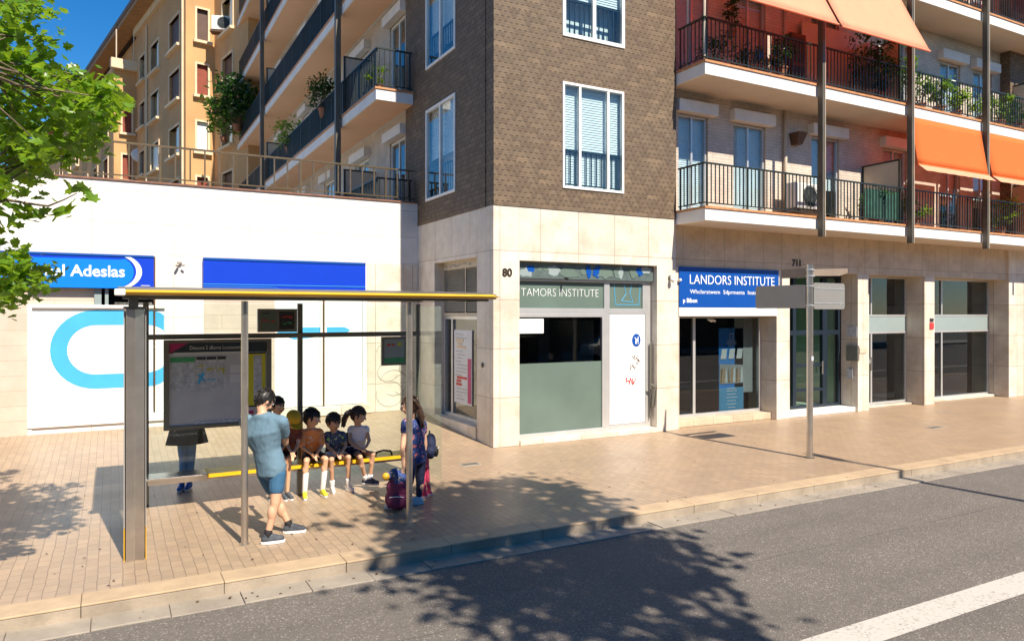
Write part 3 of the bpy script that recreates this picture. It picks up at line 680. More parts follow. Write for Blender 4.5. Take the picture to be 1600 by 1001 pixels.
# ---- blue fascia shop
Sg = MB().box(10.97,14.08,12.415,12.47,2.69,3.585).build('shop_sign','blue_sign',B,bevel=.004)
text('sign_lettering','LANDORS INSTITUTE',.30,(11.27,12.413,3.215),FR,'film_white',Sg,extrude=.003,width=2.66,bold=-.002)
text('sign_small_lettering','Whclerstwem  Sdprments  Instorocnss',.13,(11.27,12.413,3.0),FR,'film_white',Sg,extrude=.002,width=2.5)
text('sign_small_lettering','p Bibon',.135,(11.07,12.413,2.80),FR,'film_white',Sg,extrude=.002,bold=.003)
St = MB().box(10.97,14.03,12.42,12.47,2.50,2.686).build('sign_strip','film_white',B)
text('strip_lettering','rosaarra  wcpnttcs  rmnlltlls-e',.085,(12.65,12.418,2.555),FR,'ink_grey',St,extrude=.001,width=1.2)
MB().tube((10.96,12.43,3.27),(10.96,12.36,3.3),.03).build('spotlight','ac_white',B)
w = window(B,'shop_window',10.99,14.05,.16,2.52,12.93,fr=.07,mull=(11.88,),mat='alu',pane='glass_dark',depth=.09)
MB().box(13.35,13.95,13.12,13.14,.62,2.45).build('blind','interior_light',w)
MB().cap((12.35,13.0,2.42),(12.45,12.97,2.38),.03).cap((12.55,12.97,2.38),(12.45,13.0,2.42),.03).build('sensor','film_white',w)
# ---- residential entrance
E_ = MB()
for a,b in ((14.5,14.56),(15.2,15.32),(16.32,16.5),(16.93,17.05)): E_.box(a,b,12.95,13.05,.12,3.58)
E_.box(14.56,16.93,12.951,13.049,2.0,2.12).box(14.56,16.93,12.951,13.049,3.48,3.58).box(14.56,16.93,12.951,13.049,.12,.2)
E_.box(15.32,16.32,12.952,13.045,.55,.62).box(15.32,16.32,12.952,13.045,1.18,1.26)
E_ = E_.build('entrance_frame','navy',B,bevel=.005)
MB().box(14.53,16.98,12.995,13.0,.15,3.53).build('pane','glass',E_)
MB().cap((16.25,12.9,1.0),(16.25,12.9,1.3),.02).build('handle','steel',E_)
text('house_number','711',.22,(14.58,12.447,3.72),FR,'bronze_number',B,extrude=.008,width=.30,bold=.008)
ib = MB().box(16.98,17.05,12.41,12.75,1.32,1.72).build('intercom','steel',B)
MB().box(16.975,16.985,12.43,12.72,1.95,2.2).build('notice_sheet','paper_text',B)
MB().box(17.1,17.38,12.432,12.45,1.52,1.66).build('number_plate','louvre',B)
MB().box(16.972,16.98,12.55,12.72,.85,1.1).build('notice_sheet','paper_text',B); MB().box(20.12,20.30,12.43,12.45,2.12,2.30).build('sticker','ink_red',B)
MB().box(20.13,20.29,12.43,12.45,2.33,2.42).build('sticker','ink_dark',B)
# ---- two dark glazed shop fronts and the one at the edge
for a0,a1,m in ((17.5,19.9,18.35),(20.36,24.05,21.6),(24.9,28.0,25.6)):
    y = 12.98 if a0 < 24.5 else 12.34
    w = window(B,'shop_window',a0,a1,.05,2.06,y,fr=.06,mull=(m,),mat='alu',pane='glass_dark',depth=.09)
    if a0 < 20: MB().box(17.56,18.32,y-.003,y+.05,1.18,1.30).build('door_rail','alu',w); MB().cap((18.28,y-.04,1.0),(18.28,y-.04,1.35),.015).build('handle','steel',w)
    if 20 < a0 < 21: MB().box(20.5,21.1,y+.12,y+.14,.1,.55).build('paper_sheet','film_white',w)
    MB().box(a0,a1,y+.01,y+.09,2.063,2.47).build('spandrel_panel','film_bluegrey',B)
    window(B,'transom_window',a0,a1,2.473,3.58,y,fr=.05,mull=(m,),mat='alu',pane='glass_dark',depth=.09)
# ---- rooms behind the glass
g = MB()
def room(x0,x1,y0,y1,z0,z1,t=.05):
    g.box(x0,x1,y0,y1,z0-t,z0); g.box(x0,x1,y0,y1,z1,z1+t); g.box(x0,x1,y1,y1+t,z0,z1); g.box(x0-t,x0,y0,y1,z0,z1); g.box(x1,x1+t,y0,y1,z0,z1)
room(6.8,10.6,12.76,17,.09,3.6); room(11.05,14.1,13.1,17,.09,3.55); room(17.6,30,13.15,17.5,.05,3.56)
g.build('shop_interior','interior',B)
g = MB(); room(14.55,17.0,13.15,16,.1,3.54); g.build('lobby','interior_green',B)
MB().box(14.6,16.95,15.6,15.7,.1,1.7).build('lobby_panelling','interior_wood',B)
g = MB(); g.box(7.4,7.9,14.2,14.8,.1,1.9).box(8.6,8.9,14.5,15,.1,2.6).box(9.2,9.24,13.2,15.5,.1,2.4).box(11.2,11.5,14.2,14.6,.1,1.9).box(12.2,13.2,14.4,14.9,.66,.72).box(12.25,12.31,14.4,14.9,.1,.66).box(13.1,13.16,14.4,14.9,.1,.66).box(11.1,11.6,13.6,13.62,1.5,1.53).box(18.4,19.2,15,15.5,.05,.9).box(22,22.3,14.5,15,.05,2.8)
g.build('shop_fittings','interior_light',B)

# ================================================================ low white building on the left
W = empty('low_building',(0,0,0),label='low white shop building with blue fascia signs and a railed roof terrace',cat='building')
g = MB(); wall(g,'x',-30,6.36,0,5.15,16.30,16.6,[(-1.38,.93,.42,2.72),(-1.38,.76,2.72,3.69),(3.07,5.06,.52,3.05)])
g.build('wall','white_render',W)
MB().box(-30,-1.38,16.285,16.30,.1,3.69).box(1.66,3.07,16.288,16.30,.3,3.04).build('block_cladding','beige_block',W)
MB().box(5.12,6.345,16.286,16.30,.3,3.70).build('stone_cladding','travertine',W)
MB().box(-30,6.34,16.27,16.62,5.15,5.182).build('coping','coping',W)
MB().box(-30,6.42,16.62,38,4.0,4.6).build('terrace','concrete',W)
g = MB(); railing(g,[(-30,16.42),(6.3,16.42)],5.20,5.95,.28,.014); g.build('terrace_railing','rail_gold',W)
s1 = MB().box(-6,.73,16.20,16.30,3.04,3.69).build('fascia_sign','blue_deep',W)
# azure field with a rounded right end
poly = [(-6,3.045),(.02,3.045)]+[(.02+.36*math.sin(t)*1.0, 3.36-.32*math.cos(t)) for t in [i*math.pi/10 for i in range(1,9)]]+[(.10,3.60),(-6,3.60)]
MX = Matrix(((1,0,0,0),(0,0,-1,0),(0,1,0,0),(0,0,0,1)))
g = MB(); g.prism_m(poly,.006,Matrix.Translation((0,16.20,0))@MX); g.build('azure_field','blue_azure',s1)
g = MB()
pts = [(.02+.40*math.sin(t), 3.37-.33*math.cos(t)) for t in [R(12)+i*R(156)/14 for i in range(15)]]
outer = [(.06+.46*math.sin(t), 3.37-.35*math.cos(t)) for t in [R(12)+i*R(156)/14 for i in range(15)]]
outer = [(x,max(3.045,min(3.685,z))) for x,z in outer]; pts = [(x,max(3.045,min(3.685,z))) for x,z in pts]
g.prism_m(pts+outer[::-1],.010,Matrix.Translation((0,16.20,0))@MX); g.build('white_arc','film_white',s1)
text('lettering','Os Bucmmal Adeslas',.30,(-2.30,16.192,3.27),FR,'film_white',s1,extrude=.002,width=2.52,bold=.006)
MB().box(.5,.66,16.19,16.20,3.10,3.11).build('thin_line','film_white',s1)
s2 = MB().box(1.64,5.05,16.20,16.30,3.05,3.68).build('fascia_sign','blue_deep',W)
g = MB(); g.box(1.64,5.05,16.192,16.20,3.155,3.165); g.box(1.64,3.0,16.192,16.20,3.11,3.118)
for i in range(8):
    t0,t1 = R(90-i*11),R(90-(i+1)*11); g.tube((3.0+.25*math.cos(t0),16.195,2.87+.245*math.sin(t0)+.0),(3.0+.25*math.cos(t1),16.195,2.87+.245*math.sin(t1)),.004,n=4)
g.v = [(x,y,max(z,3.052)) for x,y,z in g.v]
g.build('thin_line','cyan',s2)
MB().box(1.64,5.05,16.185,16.30,3.655,3.70).box(-6,.73,16.185,16.30,3.66,3.70).build('sign_top_trim','blue_sign',W)
for (x,z) in ((1.2,3.58),): 
    wl = MB().ell((x,16.27,z),(.05,.05,.04)).cap((x-.03,16.22,z-.04),(x-.06,16.17,z-.06),.025).cap((x+.05,16.2,z-.05),(x+.08,16.18,z-.05),.02).build('security_light','concrete',W,smooth=True)
# big vinyl panel with the cyan ring
pn = MB().box(-1.35,.93,16.33,16.36,.42,2.69).build('vinyl_panel','film_white',W)
MB().box(-1.38,-1.31,16.27,16.34,.42,2.72).box(-1.31,.93,16.27,16.34,2.66,2.72).box(-1.31,.93,16.25,16.34,.42,.58).build('panel_frame','white',W,bevel=.004)
def stadium(x0,x1,z0,z1,n=18):
    r = (z1-z0)/2; zc=(z0+z1)/2
    a = [(x0+r+r*math.cos(t), zc+r*math.sin(t)) for t in [math.pi/2+i*math.pi/n for i in range(n+1)]]
    b = [(x1-r+r*math.cos(t), zc+r*math.sin(t)) for t in [-math.pi/2+i*math.pi/n for i in range(n+1)]]
    return a+b
def clipx(P,xm): return [(min(x,xm),z) for x,z in P]
g = MB(); o_ = stadium(-1.03,1.35,1.10,2.62); i_ = stadium(-.75,1.08,1.38,2.33); n = len(o_)
o_ = clipx(o_,.92); i_ = clipx(i_,.92)
for i in range(n):
    j=(i+1)%n; 
    if abs(o_[i][0]-.92)<1e-6 and abs(o_[j][0]-.92)<1e-6 and abs(i_[i][0]-.92)<1e-6 and abs(i_[j][0]-.92)<1e-6: continue
    g.quad((o_[i][0],16.326,o_[i][1]),(i_[i][0],16.326,i_[i][1]),(i_[j][0],16.326,i_[j][1]),(o_[j][0],16.326,o_[j][1]))
g.build('cyan_ring','cyan',pn)
t_ = MB().box(-1.38,-.30,16.36,16.38,2.72,3.04).build('upper_blind','beige_block',W)
MB().box(-.30,-.18,16.30,16.36,2.72,3.04).box(-.12,-.06,16.30,16.36,2.72,3.04).build('mullion','film_bluegrey',W)
MB().box(-1.38,.93,16.5,16.52,2.6,3.7).build('upper_window','glass_dark',W)
MB().box(-1.38,.93,16.8,16.9,.3,3.7).build('back_wall','interior',W)
MB().box(.73,.76,16.26,16.30,.5,3.69).build('corner_strip','brown_metal',W)
# mint windows
for a0,a1 in ((3.07,4.10),(4.14,5.06)):
    w = MB().box(a0,a0+.05,16.28,16.36,.52,3.05).box(a1-.05,a1,16.28,16.36,.52,3.05).box(a0+.05,a1-.05,16.28,16.36,.52,.66).box(a0+.05,a1-.05,16.28,16.36,2.97,3.05).build('window','white',W,bevel=.004)
    MB().box(a0+.04,a1-.04,16.33,16.35,.6,3.0).build('mint_film','film_mint',w)
MB().box(4.10,4.14,16.27,16.34,.5,3.05).build('mullion','brown_metal',W)
MB().box(3.0,5.2,16.2,16.30,.3,.50).build('sill','travertine',W,bevel=.01)
g = MB()
P = [(3.16+1.75*t, 2.235) for t in (0,.5,1)]; 
poly = [(3.14,2.25),(4.60,2.25),(4.74,2.18),(4.6,2.10),(4.2,2.07),(3.8,2.02),(3.5,1.99),(3.14,2.12)]
g.prism_m(poly,.004,Matrix.Translation((0,16.328,0))@MX); g.build('cyan_shape','cyan',W)
# grey graffiti loops on the wall near the corner
g = MB(); rr = random.Random(21)
for cx,cz,r_ in ((5.6,1.2,.22),(5.75,.95,.3),(6.0,.9,.25),(5.65,.7,.3),(6.1,1.3,.2),(5.5,1.7,.14)):
    prev = None; a0 = rr.uniform(0,6)
    for i in range(11):
        a = a0+i*.5; p_ = (min(6.3,cx+r_*1.1*math.cos(a)),16.284,cz+r_*math.sin(a))
        if prev: g.tube(prev,p_,.008,n=4)
        prev = p_
g.build('graffiti','concrete',W)

# ================================================================ ochre building behind
Tn = empty('ochre_building',(3.35,41.46,0),rz=R(10.1),label='tall ochre rendered apartment building with red shutters and wooden eaves behind the terrace',cat='building')
rows = [(8.1,9.7),(11.05,12.6),(14.0,15.6),(16.85,18.5)]
def twin(axis, c0, c1, z0, z1, plane, mat, parent=Tn, sill=True, open_=False):
    """window in a wall: 'y' = wall runs along y, looks to -x ; 'x' = looks to -y"""
    g = MB(); t=.10; p=plane
    def bx(a,b,d0,d1,z,w):
        if axis=='x': g.box(a,b,p+d0,p+d1,z,w)
        else: g.box(p+d0,p+d1,a,b,z,w)
    bx(c0-t,c0,-.05,.2,z0-t,z1+t); bx(c1,c1+t,-.05,.2,z0-t,z1+t); bx(c0,c1,-.05,.2,z1,z1+t)
    w = g.build('window','tan_trim',parent)
    g = MB(); bx(c0-.2,c1+.2,-.22,.0,z0-.16,z0-.02); g.build('sill','tan_trim',w)
    g = MB()
    if mat == 'open':
        bx(c0,c1,.15,.18,z0,z1); g.build('pane','glass',w)
        g = MB(); bx(c0,(c0+c1)/2-.03,.10,.15,z0,z1); g.build('casement','film_mint',w)
        g = MB(); bx(c0,c1,.5,.55,z0-.1,z1); g.build('curtain','interior',w)
    else:
        bx(c0,c1,.12,.16,z0,z1); g.build('shutter',mat,w)
    return w
def wall_h(axis,a0,a1,z0,z1,d0,d1,wins,mat='tan_wall'):
    g = MB(); wall(g,axis,a0,a1,z0,z1,d0,d1,wins); return g.build('wall',mat,Tn)
# narrow sunlit face, a 0..1.44
hf = [(.55,1.1,z0,z1) for z0,z1 in rows]
wall_h('x',0,1.44,0,21,0,.3,hf)
for (a,b,z0,z1),m in zip(hf,('shutter_red','film_mint','shutter_red','shutter_brown')): twin('x',a,b,z0,z1,0,m)
# wall coming towards the camera at a=1.44, b -5..0
hk = [(-3.0,-1.4,z0,z1) for z0,z1 in rows]
wall_h('y',-5.2,0,0,21,1.44,1.74,hk)
for (a,b,z0,z1),m in zip(hk,('shutter_brown','open','shutter_brown','open')): twin('y',a,b,z0,z1,1.44,m)
# long wall A at a=0, b .3..11.3
ha = []
for z0,z1 in rows: ha += [(1.1,3.2,z0,z1),(5.5,7.4,z0-.1,z1-.1),(8.9,10.3,z0+.1,z1)]
wall_h('y',.3,11.33,0,20.2,0,.3,ha)
ms = ['shutter_brown','open','open','open','film_mint','shutter_brown','shutter_brown','open','shutter_brown','shutter_brown','open','open']
for (a,b,z0,z1),m in zip(ha,ms): twin('y',a,b,z0,z1,0,m)
# second sunlit face
hb = [(-.8,-.28,z0,z1) for z0,z1 in rows[:-1]]+[]
wall_h('x',-1.3,0,0,18.1,11.33,11.6,hb)
for (a,b,z0,z1),m in zip(hb,('shutter_red','shutter_red','shutter_red')): twin('x',a,b,z0,z1,11.33,m)
bt = MB().box(-1.5,.0,10.9,11.33,17.9,18.5).build('balcony','tan_trim',Tn)
MB().tube((-1.2,11.0,18.5),(-1.2,11.0,20.3),.04).tube((-.2,11.0,18.5),(-.2,11.0,20.3),.04).build('awning_pole','cream_panel',bt)
# far wall
hc = []
for z0,z1 in rows[:-1]: hc += [(a,a+1.5,z0,z1) for a in (13.0,16.6,20.5,24.5,28.5,33.0,38,43)]
wall_h('y',11.6,60,0,18.15,-1.3,-1.0,hc); MB().box(-1.0,.3,11.6,60,17.9,18.1).build('terrace','concrete',Tn)
for i,(a,b,z0,z1) in enumerate(hc): twin('y',a,b,z0,z1,-1.3,('open','shutter_brown','shutter_red')[i%3])
rf = MB().box(-1.0,12,-.9,60,20.9,21.2).build('roof','roof_dark',Tn)
MB().box(-.95,0,.0,60,20.62,20.9).build('eaves','wood_soffit',rf)
MB().box(-.2,.0,.3,11.3,20.2,20.62).build('cornice','tan_trim',Tn)
MB().box(.3,12,.3,60,0,20.6).box(1.74,12,-5.2,.3,0,20.6).build('core','tan_wall',Tn)
MB().tube((-.06,.35,6),(-.06,.35,20),.06).tube((-.06,8.3,6),(-.06,8.3,20),.06).build('downpipe','tan_trim',Tn)
# ================================================================ bus shelter
H_ = empty('bus_shelter',(1.2,9.6,0),label='bus shelter with yellow roof edge, glass walls, notice board and yellow bench',cat='bus shelter')
H_.location = (0,0,0)
VF, VR = 8.55, 10.85
g = MB()          # roof shell, slightly arched, with a rounded nose
prof = [(8.42,2.735),(8.36,2.77),(8.42,2.80),(9.0,2.84),(9.8,2.87),(10.6,2.87),(11.05,2.84),(11.12,2.81),(11.05,2.79),(9.8,2.80),(8.7,2.745)]
def xprofile(mb, prof, x0, x1):
    n = len(prof); mb.add([(x0,y,z) for y,z in prof]+[(x1,y,z) for y,z in prof],[tuple(range(n)),tuple(range(n,2*n))[::-1]]+[(i,n+i,n+(i+1)%n,(i+1)%n) for i in range(n)])
xprofile(g,prof,.06,4.35); rf = g.build('roof','steel_dark',H_)
g = MB(); xprofile(g,[(8.345,2.745),(8.31,2.768),(8.345,2.792),(8.44,2.80),(8.44,2.738)],.12,4.28)
g.add([(4.28,8.345,2.745),(4.28,8.31,2.768),(4.28,8.345,2.792),(4.28,8.44,2.80),(4.28,8.44,2.738),(4.42,8.42,2.765)],[(0,1,5),(1,2,5),(2,3,5),(3,4,5),(4,0,5)])
g.build('yellow_edge','yellow',rf)
MB().box(.02,.12,8.33,8.46,2.735,2.80).build('edge_cap','film_white',rf,bevel=.01)
MB().box(.12,4.3,8.52,8.58,2.71,2.742).build('roof_beam','steel_dark',rf); MB().box(.12,4.3,10.82,10.88,2.74,2.79).build('roof_beam','steel_dark',rf)
for u in (1.29,3.22): 
    MB().tube((u,VF,0),(u,VF,2.69),.038,n=16).tube((u,VF,0),(u,VF,.012),.055,n=16).build('post','steel',H_,smooth=False)
for u in (2.41,):
    MB().box(u-.035,u+.035,VR+.01,VR+.07,0,2.70).build('post','steel_dark',H_,bevel=.004)
MB().box(4.19,4.26,VR-.03,VR+.04,0,2.70).build('post','steel_dark',H_,bevel=.004)
MB().box(.36,.43,VR+.0,VR+.07,0,2.70).build('post','steel_dark',H_,bevel=.004)
# big folded end column
c = MB().prism([(.115,8.70),(.125,8.52),(.205,8.55),(.295,8.50),(.305,8.70)],0,2.60).build('end_column','steel',H_,bevel=.004)
MB().prism([(.10,8.71),(.11,8.50),(.205,8.53),(.315,8.48),(.325,8.71)],2.60,2.625).build('cap','steel_dark',c)
MB().box(.105,.114,8.54,8.70,0,.34).box(.306,.314,8.52,8.70,0,.34).build('yellow_guard','yellow',c)
MB().box(.106,.114,8.54,8.70,.34,2.58).box(.306,.312,8.52,8.70,.34,2.58).build('edge_trim','alu',c)
MB().prism([(.15,8.50),(.24,8.50),(.24,8.62),(.15,8.62)],2.62,2.735).build('bracket','steel_dark',c)
MB().box(.20,.215,8.72,10.80,.25,2.55).build('end_glass','glass_shelter',H_)
MB().box(.19,.225,8.72,10.82,.18,.25).build('glass_rail','steel_dark',H_)
g = MB(); g.box(.44,2.37,VR+.03,VR+.042,.30,2.18).box(2.45,4.18,VR+.03,VR+.042,.12,2.18).box(.44,2.37,VR+.03,VR+.042,2.30,2.68).box(2.45,4.18,VR+.03,VR+.042,2.30,2.68)
g.build('rear_glass','glass_shelter',H_)
MB().box(4.215,4.228,9.9,10.81,.12,2.66).build('end_glass','glass_shelter',H_)
MB().box(.38,4.20,VR-.06,VR+.0,2.205,2.275).build('cross_rail','steel_dark',H_,bevel=.005)
# bench
bn = MB().box(1.10,4.0,10.392,10.78,.42,.445).box(1.10,4.0,10.385,10.392,.395,.445).build('bench_seat','bench_yellow',H_,bevel=.008)
MB().box(.40,4.15,10.50,10.62,.34,.419).box(.38,1.10,10.40,10.76,.42,.445).build('beam','steel',bn,bevel=.006)
for u in (2.33,3.9): MB().box(u-.03,u+.03,10.50,10.60,0,.36).build('leg','steel_dark',bn)
MB().path([(3.42,10.5,.445),(3.44,10.5,.50),(3.55,10.5,.52),(3.66,10.5,.50),(3.68,10.5,.445)],.014).build('armrest','black',bn,smooth=True)
# notice board
nb = MB().box(.60,1.98,VR-.13,VR-.07,1.0,1.05).box(.60,1.98,VR-.13,VR-.07,2.16,2.20).box(.60,.665,VR-.13,VR-.07,1.05,2.16).box(1.915,1.98,VR-.13,VR-.07,1.05,2.16).box(.60,1.98,VR-.07,VR-.06,1.0,2.20).build('notice_board','steel_dark',H_,bevel=.004)
MB().box(.665,1.915,VR-.10,VR-.072,1.05,2.02).build('panel','board',nb)
MB().box(.665,1.915,VR-.102,VR-.072,2.02,2.16).build('header','navy',nb)
y = VR-.104
g = MB(); g.quad((.67,y,2.155),(.67,y,2.02),(.90,y,2.155)); g.build('magenta_corner','ink_magenta',nb)
MB().box(.72,1.6,y-.002,y,2.0,2.03).build('white_band','paper',nb)
text('board_heading','Dinoure 2 aBorns Locoooons',.075,(.92,y-.001,2.065),FR,'paper',nb,extrude=.001,width=.66)
for i,(a,b,hd) in enumerate(((.68,.83,'ink_green'),(.835,.985,'ink_green'),(1.0,1.12,'ink_dark'),(1.13,1.25,'ink_dark'),(1.265,1.375,'ink_dark'))):
    s_ = MB().box(a,b,y-.001,y+.003,1.50,1.965).build('timetable_sheet','paper_text',nb)
    MB().box(a,b,y-.003,y-.001,1.925 if i>1 else 1.90,1.965).build('sheet_heading',hd,s_)
    g = MB()
    for k in range(14):
        z = 1.88-k*.026; g.box(a+.012,a+.012+(b-a)*(.3+.6*((k*7+i*3)%5)/5),y-.003,y-.001,z,z+.006)
    g.build('print_lines','ink_grey',s_)
g = MB(); g.quad((1.01,y-.004,1.62),(1.04,y-.004,1.60),(1.11,y-.004,1.74),(1.07,y-.004,1.76)); g.quad((1.02,y-.0045,1.72),(1.10,y-.0045,1.62),(1.115,y-.0045,1.65),(1.03,y-.0045,1.74)); g.quad((1.14,y-.004,1.64),(1.24,y-.004,1.645),(1.24,y-.004,1.66),(1.14,y-.004,1.655)); g.build('route_drawing','cyan',nb)
g = MB(); scribble(g,1.19,1.80,.09,.06,y-.003,8,31,.006); scribble(g,1.32,1.78,.08,.1,y-.003,9,32,.006); scribble(g,1.06,1.84,.07,.05,y-.003,7,33,.005); g.build('route_drawing','ink_yellow',nb)
MB().box(1.43,1.585,y-.001,y+.003,1.735,1.85).box(1.43,1.585,y-.001,y+.003,1.60,1.715).build('paper_sheet','paper',nb)
MB().box(1.64,1.90,y-.001,y+.003,1.27,1.99).build('yellow_poster','ink_yellow',nb)
MB().box(1.74,1.85,y-.003,y-.001,1.30,1.97).build('grey_column','paper_text',nb)
MB().box(1.64,1.90,y-.003,y-.001,1.25,1.27).box(1.64,1.90,y-.003,y-.001,1.99,2.01).build('poster_edge','ink_dark',nb)
MB().box(1.68,1.74,y-.003,y-.001,1.15,1.20).build('red_mark','ink_magenta',nb)
MB().box(.98,1.86,y-.006,y+.0,1.055,1.095).build('torn_strip','paper_text',nb)
# display on the rail and small screen under it
dp = MB().box(1.80,2.34,VR-.10,VR-.02,2.29,2.62).build('information_display','steel_dark',H_,bevel=.006)
MB().box(1.84,2.05,VR-.104,VR-.10,2.33,2.58).build('paper_panel','film_green',dp)
MB().box(2.09,2.30,VR-.104,VR-.10,2.33,2.58).build('screen','black',dp)
g = MB(); scribble(g,1.90,2.45,.08,.07,VR-.106,8,41,.005); scribble(g,2.0,2.45,.04,.05,VR-.106,8,42,.006); scribble(g,2.2,2.50,.13,.05,VR-.106,10,43,.008); g.build('red_print','ink_red',dp)
g = MB(); g.box(1.86,1.96,VR-.107,VR-.104,2.545,2.56); g.build('print_lines','ink_dark',dp)
g = MB(); scribble(g,2.2,2.42,.13,.05,VR-.106,10,44,.007); g.build('green_print','ink_green',dp)
sc = MB().box(3.60,4.0,VR-.12,VR-.06,1.76,2.20).build('small_screen','steel_dark',H_,bevel=.006)
MB().box(3.64,3.96,VR-.124,VR-.12,1.88,2.16).build('screen_face','film_bluegrey',sc)
MB().box(3.64,3.96,VR-.124,VR-.12,1.80,1.875).build('green_band','ink_green',sc)
MB().box(3.68,3.74,VR-.127,VR-.124,2.06,2.09).box(3.76,3.80,VR-.127,VR-.124,2.06,2.09).build('red_blocks','ink_red',sc)
MB().box(3.85,3.91,VR-.127,VR-.124,2.06,2.11).build('yellow_block','ink_yellow',sc)
MB().box(3.67,3.76,VR-.127,VR-.124,2.0,2.008).box(3.78,3.88,VR-.127,VR-.124,2.0,2.008).build('print_lines','ink_grey',sc)

# ================================================================ direction sign post
P_ = empty('direction_sign_post',(10.85,8.88,0),label='steel pole on the pavement carrying blank grey direction panels seen from behind',cat='sign post')
MB().tube((0,0,0),(0,0,3.42),.055,n=20).build('pole','steel',P_,smooth=False)
MB().tube((0,0,0),(0,0,.015),.085,n=20).build('base_collar','steel_dark',P_)
def rrect(a,b,c,d,r,n=5):
    o=[]
    for cx,cy,s0 in ((b-r,d-r,0),(a+r,d-r,90),(a+r,c+r,180),(b-r,c+r,270)):
        o += [(cx+r*math.cos(R(s0+i*90/n)), cy+r*math.sin(R(s0+i*90/n))) for i in range(n+1)]
    return o
MXs = Matrix(((1,0,0,0),(0,0,-1,0),(0,1,0,0),(0,0,0,1)))
MYs = Matrix(((0,0,-1,0),(1,0,0,0),(0,1,0,0),(0,0,0,1)))
M['brown_grey'] = pmat('weathered beige sign', (.26,.20,.15), .6)
M['sign_back'] = pmat('galvanised sign back', (.30,.29,.27), .45, metal=.3, var=.06, scale=2, bmp=.03)
g = MB(); g.prism_m(rrect(.07,.90,2.63,3.10,.05),.03,MXs); g.build('sign_panel','sign_back',P_,bevel=.003)
g = MB(); g.prism_m(rrect(.06,1.22,2.65,3.07,.05),.03,MYs); g.build('sign_panel','sign_back',P_,bevel=.003)
g = MB(); g.prism_m([(.06,3.22),(.06,3.34),(1.02,3.38),(1.02,3.30),(.80,3.24)],.02,MXs@Matrix.Translation((0,0,-.02))); g.build('small_arrow_panel','brown_grey',P_)
g = MB(); g.prism_m([(.06,3.19),(.06,3.36),(.62,3.36),(.62,3.2)],.02,MYs); g.build('small_arrow_panel','brown_grey',P_)
g = MB()
for z in (3.33,3.22,3.04,2.70): g.tube((0,0,z-.012),(0,0,z+.012),.066,n=16); g.box(.05,.11,-.02,.01,z-.012,z+.012)
g.build('clamp','alu',P_)
g = MB()
for x,z in ((.2,2.72),(.2,3.02),(.78,2.72),(.78,3.02),(.5,3.02),(.5,2.72)): g.tube((x,-.036,z),(x,-.03,z),.012,n=6)
g.box(.07,.88,-.036,-.03,2.99,3.005).box(.07,.88,-.036,-.03,2.73,2.745); g.build('stiffener','alu',P_)
MB().box(.052,.057,-.02,.03,1.3,1.42).box(-.03,.03,-.058,-.053,1.72,1.80).build('sticker','paper_text',P_)

# ================================================================ roll-up banner in the shop
Bn = empty('banner_stand',(13.23,13.12,.14),label='tall blue printed banner stand behind the glass of the blue sign shop',cat='banner stand')
M['banner_blue'] = pmat('printed banner', (.04,.30,.80), .4, var=.08, scale=1, bmp=.0)
bb = MB().box(-.40,.40,0,.012,.04,2.06).build('banner','banner_blue',Bn)
MB().box(-.42,.42,-.06,.10,-.02,.04).build('base','alu',Bn)
MB().box(-.40,.40,-.012,.0,.04,.62).build('lower_field','cyan',bb)
g = MB(); g.quad((-.39,-.014,.72),(.39,-.014,.72),(.39,-.014,1.16),(-.39,-.014,1.20)); g.build('photo_strip','interior_light',bb)
g = MB(); rr = random.Random(2)
for i in range(9):
    x = -.34+i*.085; g.cur = i%3; g.quad((x-.03,-.016,.74),(x+.03,-.016,.74),(x+.02+rr.uniform(-.03,.03),-.016,1.12),(x-.02,-.016,1.05))
g.build('photo_figures',['interior_wood','tan_wall','film_white'],bb)
g = MB()
for i in range(3): g.quad((-.36+i*.26,-.014,1.32),(-.18+i*.26,-.014,1.32),(-.14+i*.26,-.014,1.56),(-.32+i*.26,-.014,1.56))
g.build('photo_tile','film_white',bb)
g = MB(); g.tube((-.05,-.012,1.78),(-.06,-.012,1.93),.012,n=6); g.tube((.05,-.012,1.78),(.06,-.012,1.93),.012,n=6); g.tube((-.06,-.012,1.93),(.06,-.012,1.93),.012,n=6)
g.build('emblem','film_white',bb)
g = MB()
for i,(w,z) in enumerate(((.26,1.76),(.34,1.72),(.3,1.68),(.22,1.63),(.3,.6),(.34,.54),(.3,.46),(.36,.38),(.28,.3),(.32,.22),(.24,.14))): g.box(-w/2,w/2,-.018,-.014,z-.008,z+.008)
g.build('print_lines','film_white',bb)

# ================================================================ air conditioners
def ac(loc,rz,label,sc=1,grp='air conditioners'):
    a = empty('air_conditioner',loc,rz,label,'air conditioner',grp)
    MB().box(-.40,.40,-.15,.15,.10,.66).build('casing','ac_white',a,bevel=.02)
    g = MB()
    for r_ in (.06,.12,.18,.23):
        for i in range(20):
            t0,t1 = i*math.pi/10,(i+1)*math.pi/10
            g.tube((.06+r_*math.cos(t0),-.165,.38+r_*math.sin(t0)),(.06+r_*math.cos(t1),-.165,.38+r_*math.sin(t1)),.006,n=4,caps=False)
    g.build('fan_grille','rail',a)
    MB().prism_m([(.06+.22*math.cos(t*math.pi/12),.38+.22*math.sin(t*math.pi/12)) for t in range(24)],.004,MXs@Matrix.Translation((0,0,.151))).build('fan','interior',a)
    MB().box(-.45,.45,-.2,.2,.0,.05).box(-.42,-.36,-.18,.18,.05,.10).box(.36,.42,-.18,.18,.05,.10).build('stand','brown_metal',a)
    a.scale = (sc,)*3
    return a
ac((14.65,12.2,4.95),0,'white air conditioner on the lower balcony behind the railing, beside the downpipe',1.1)
ac((17.35,12.25,8.75),0,'white air conditioner high on the second balcony under the sunlit awning',1.1)
ac((5.02,40.4,17.0),R(-20),'white air conditioner between windows near the top of the ochre building',1.3,None)
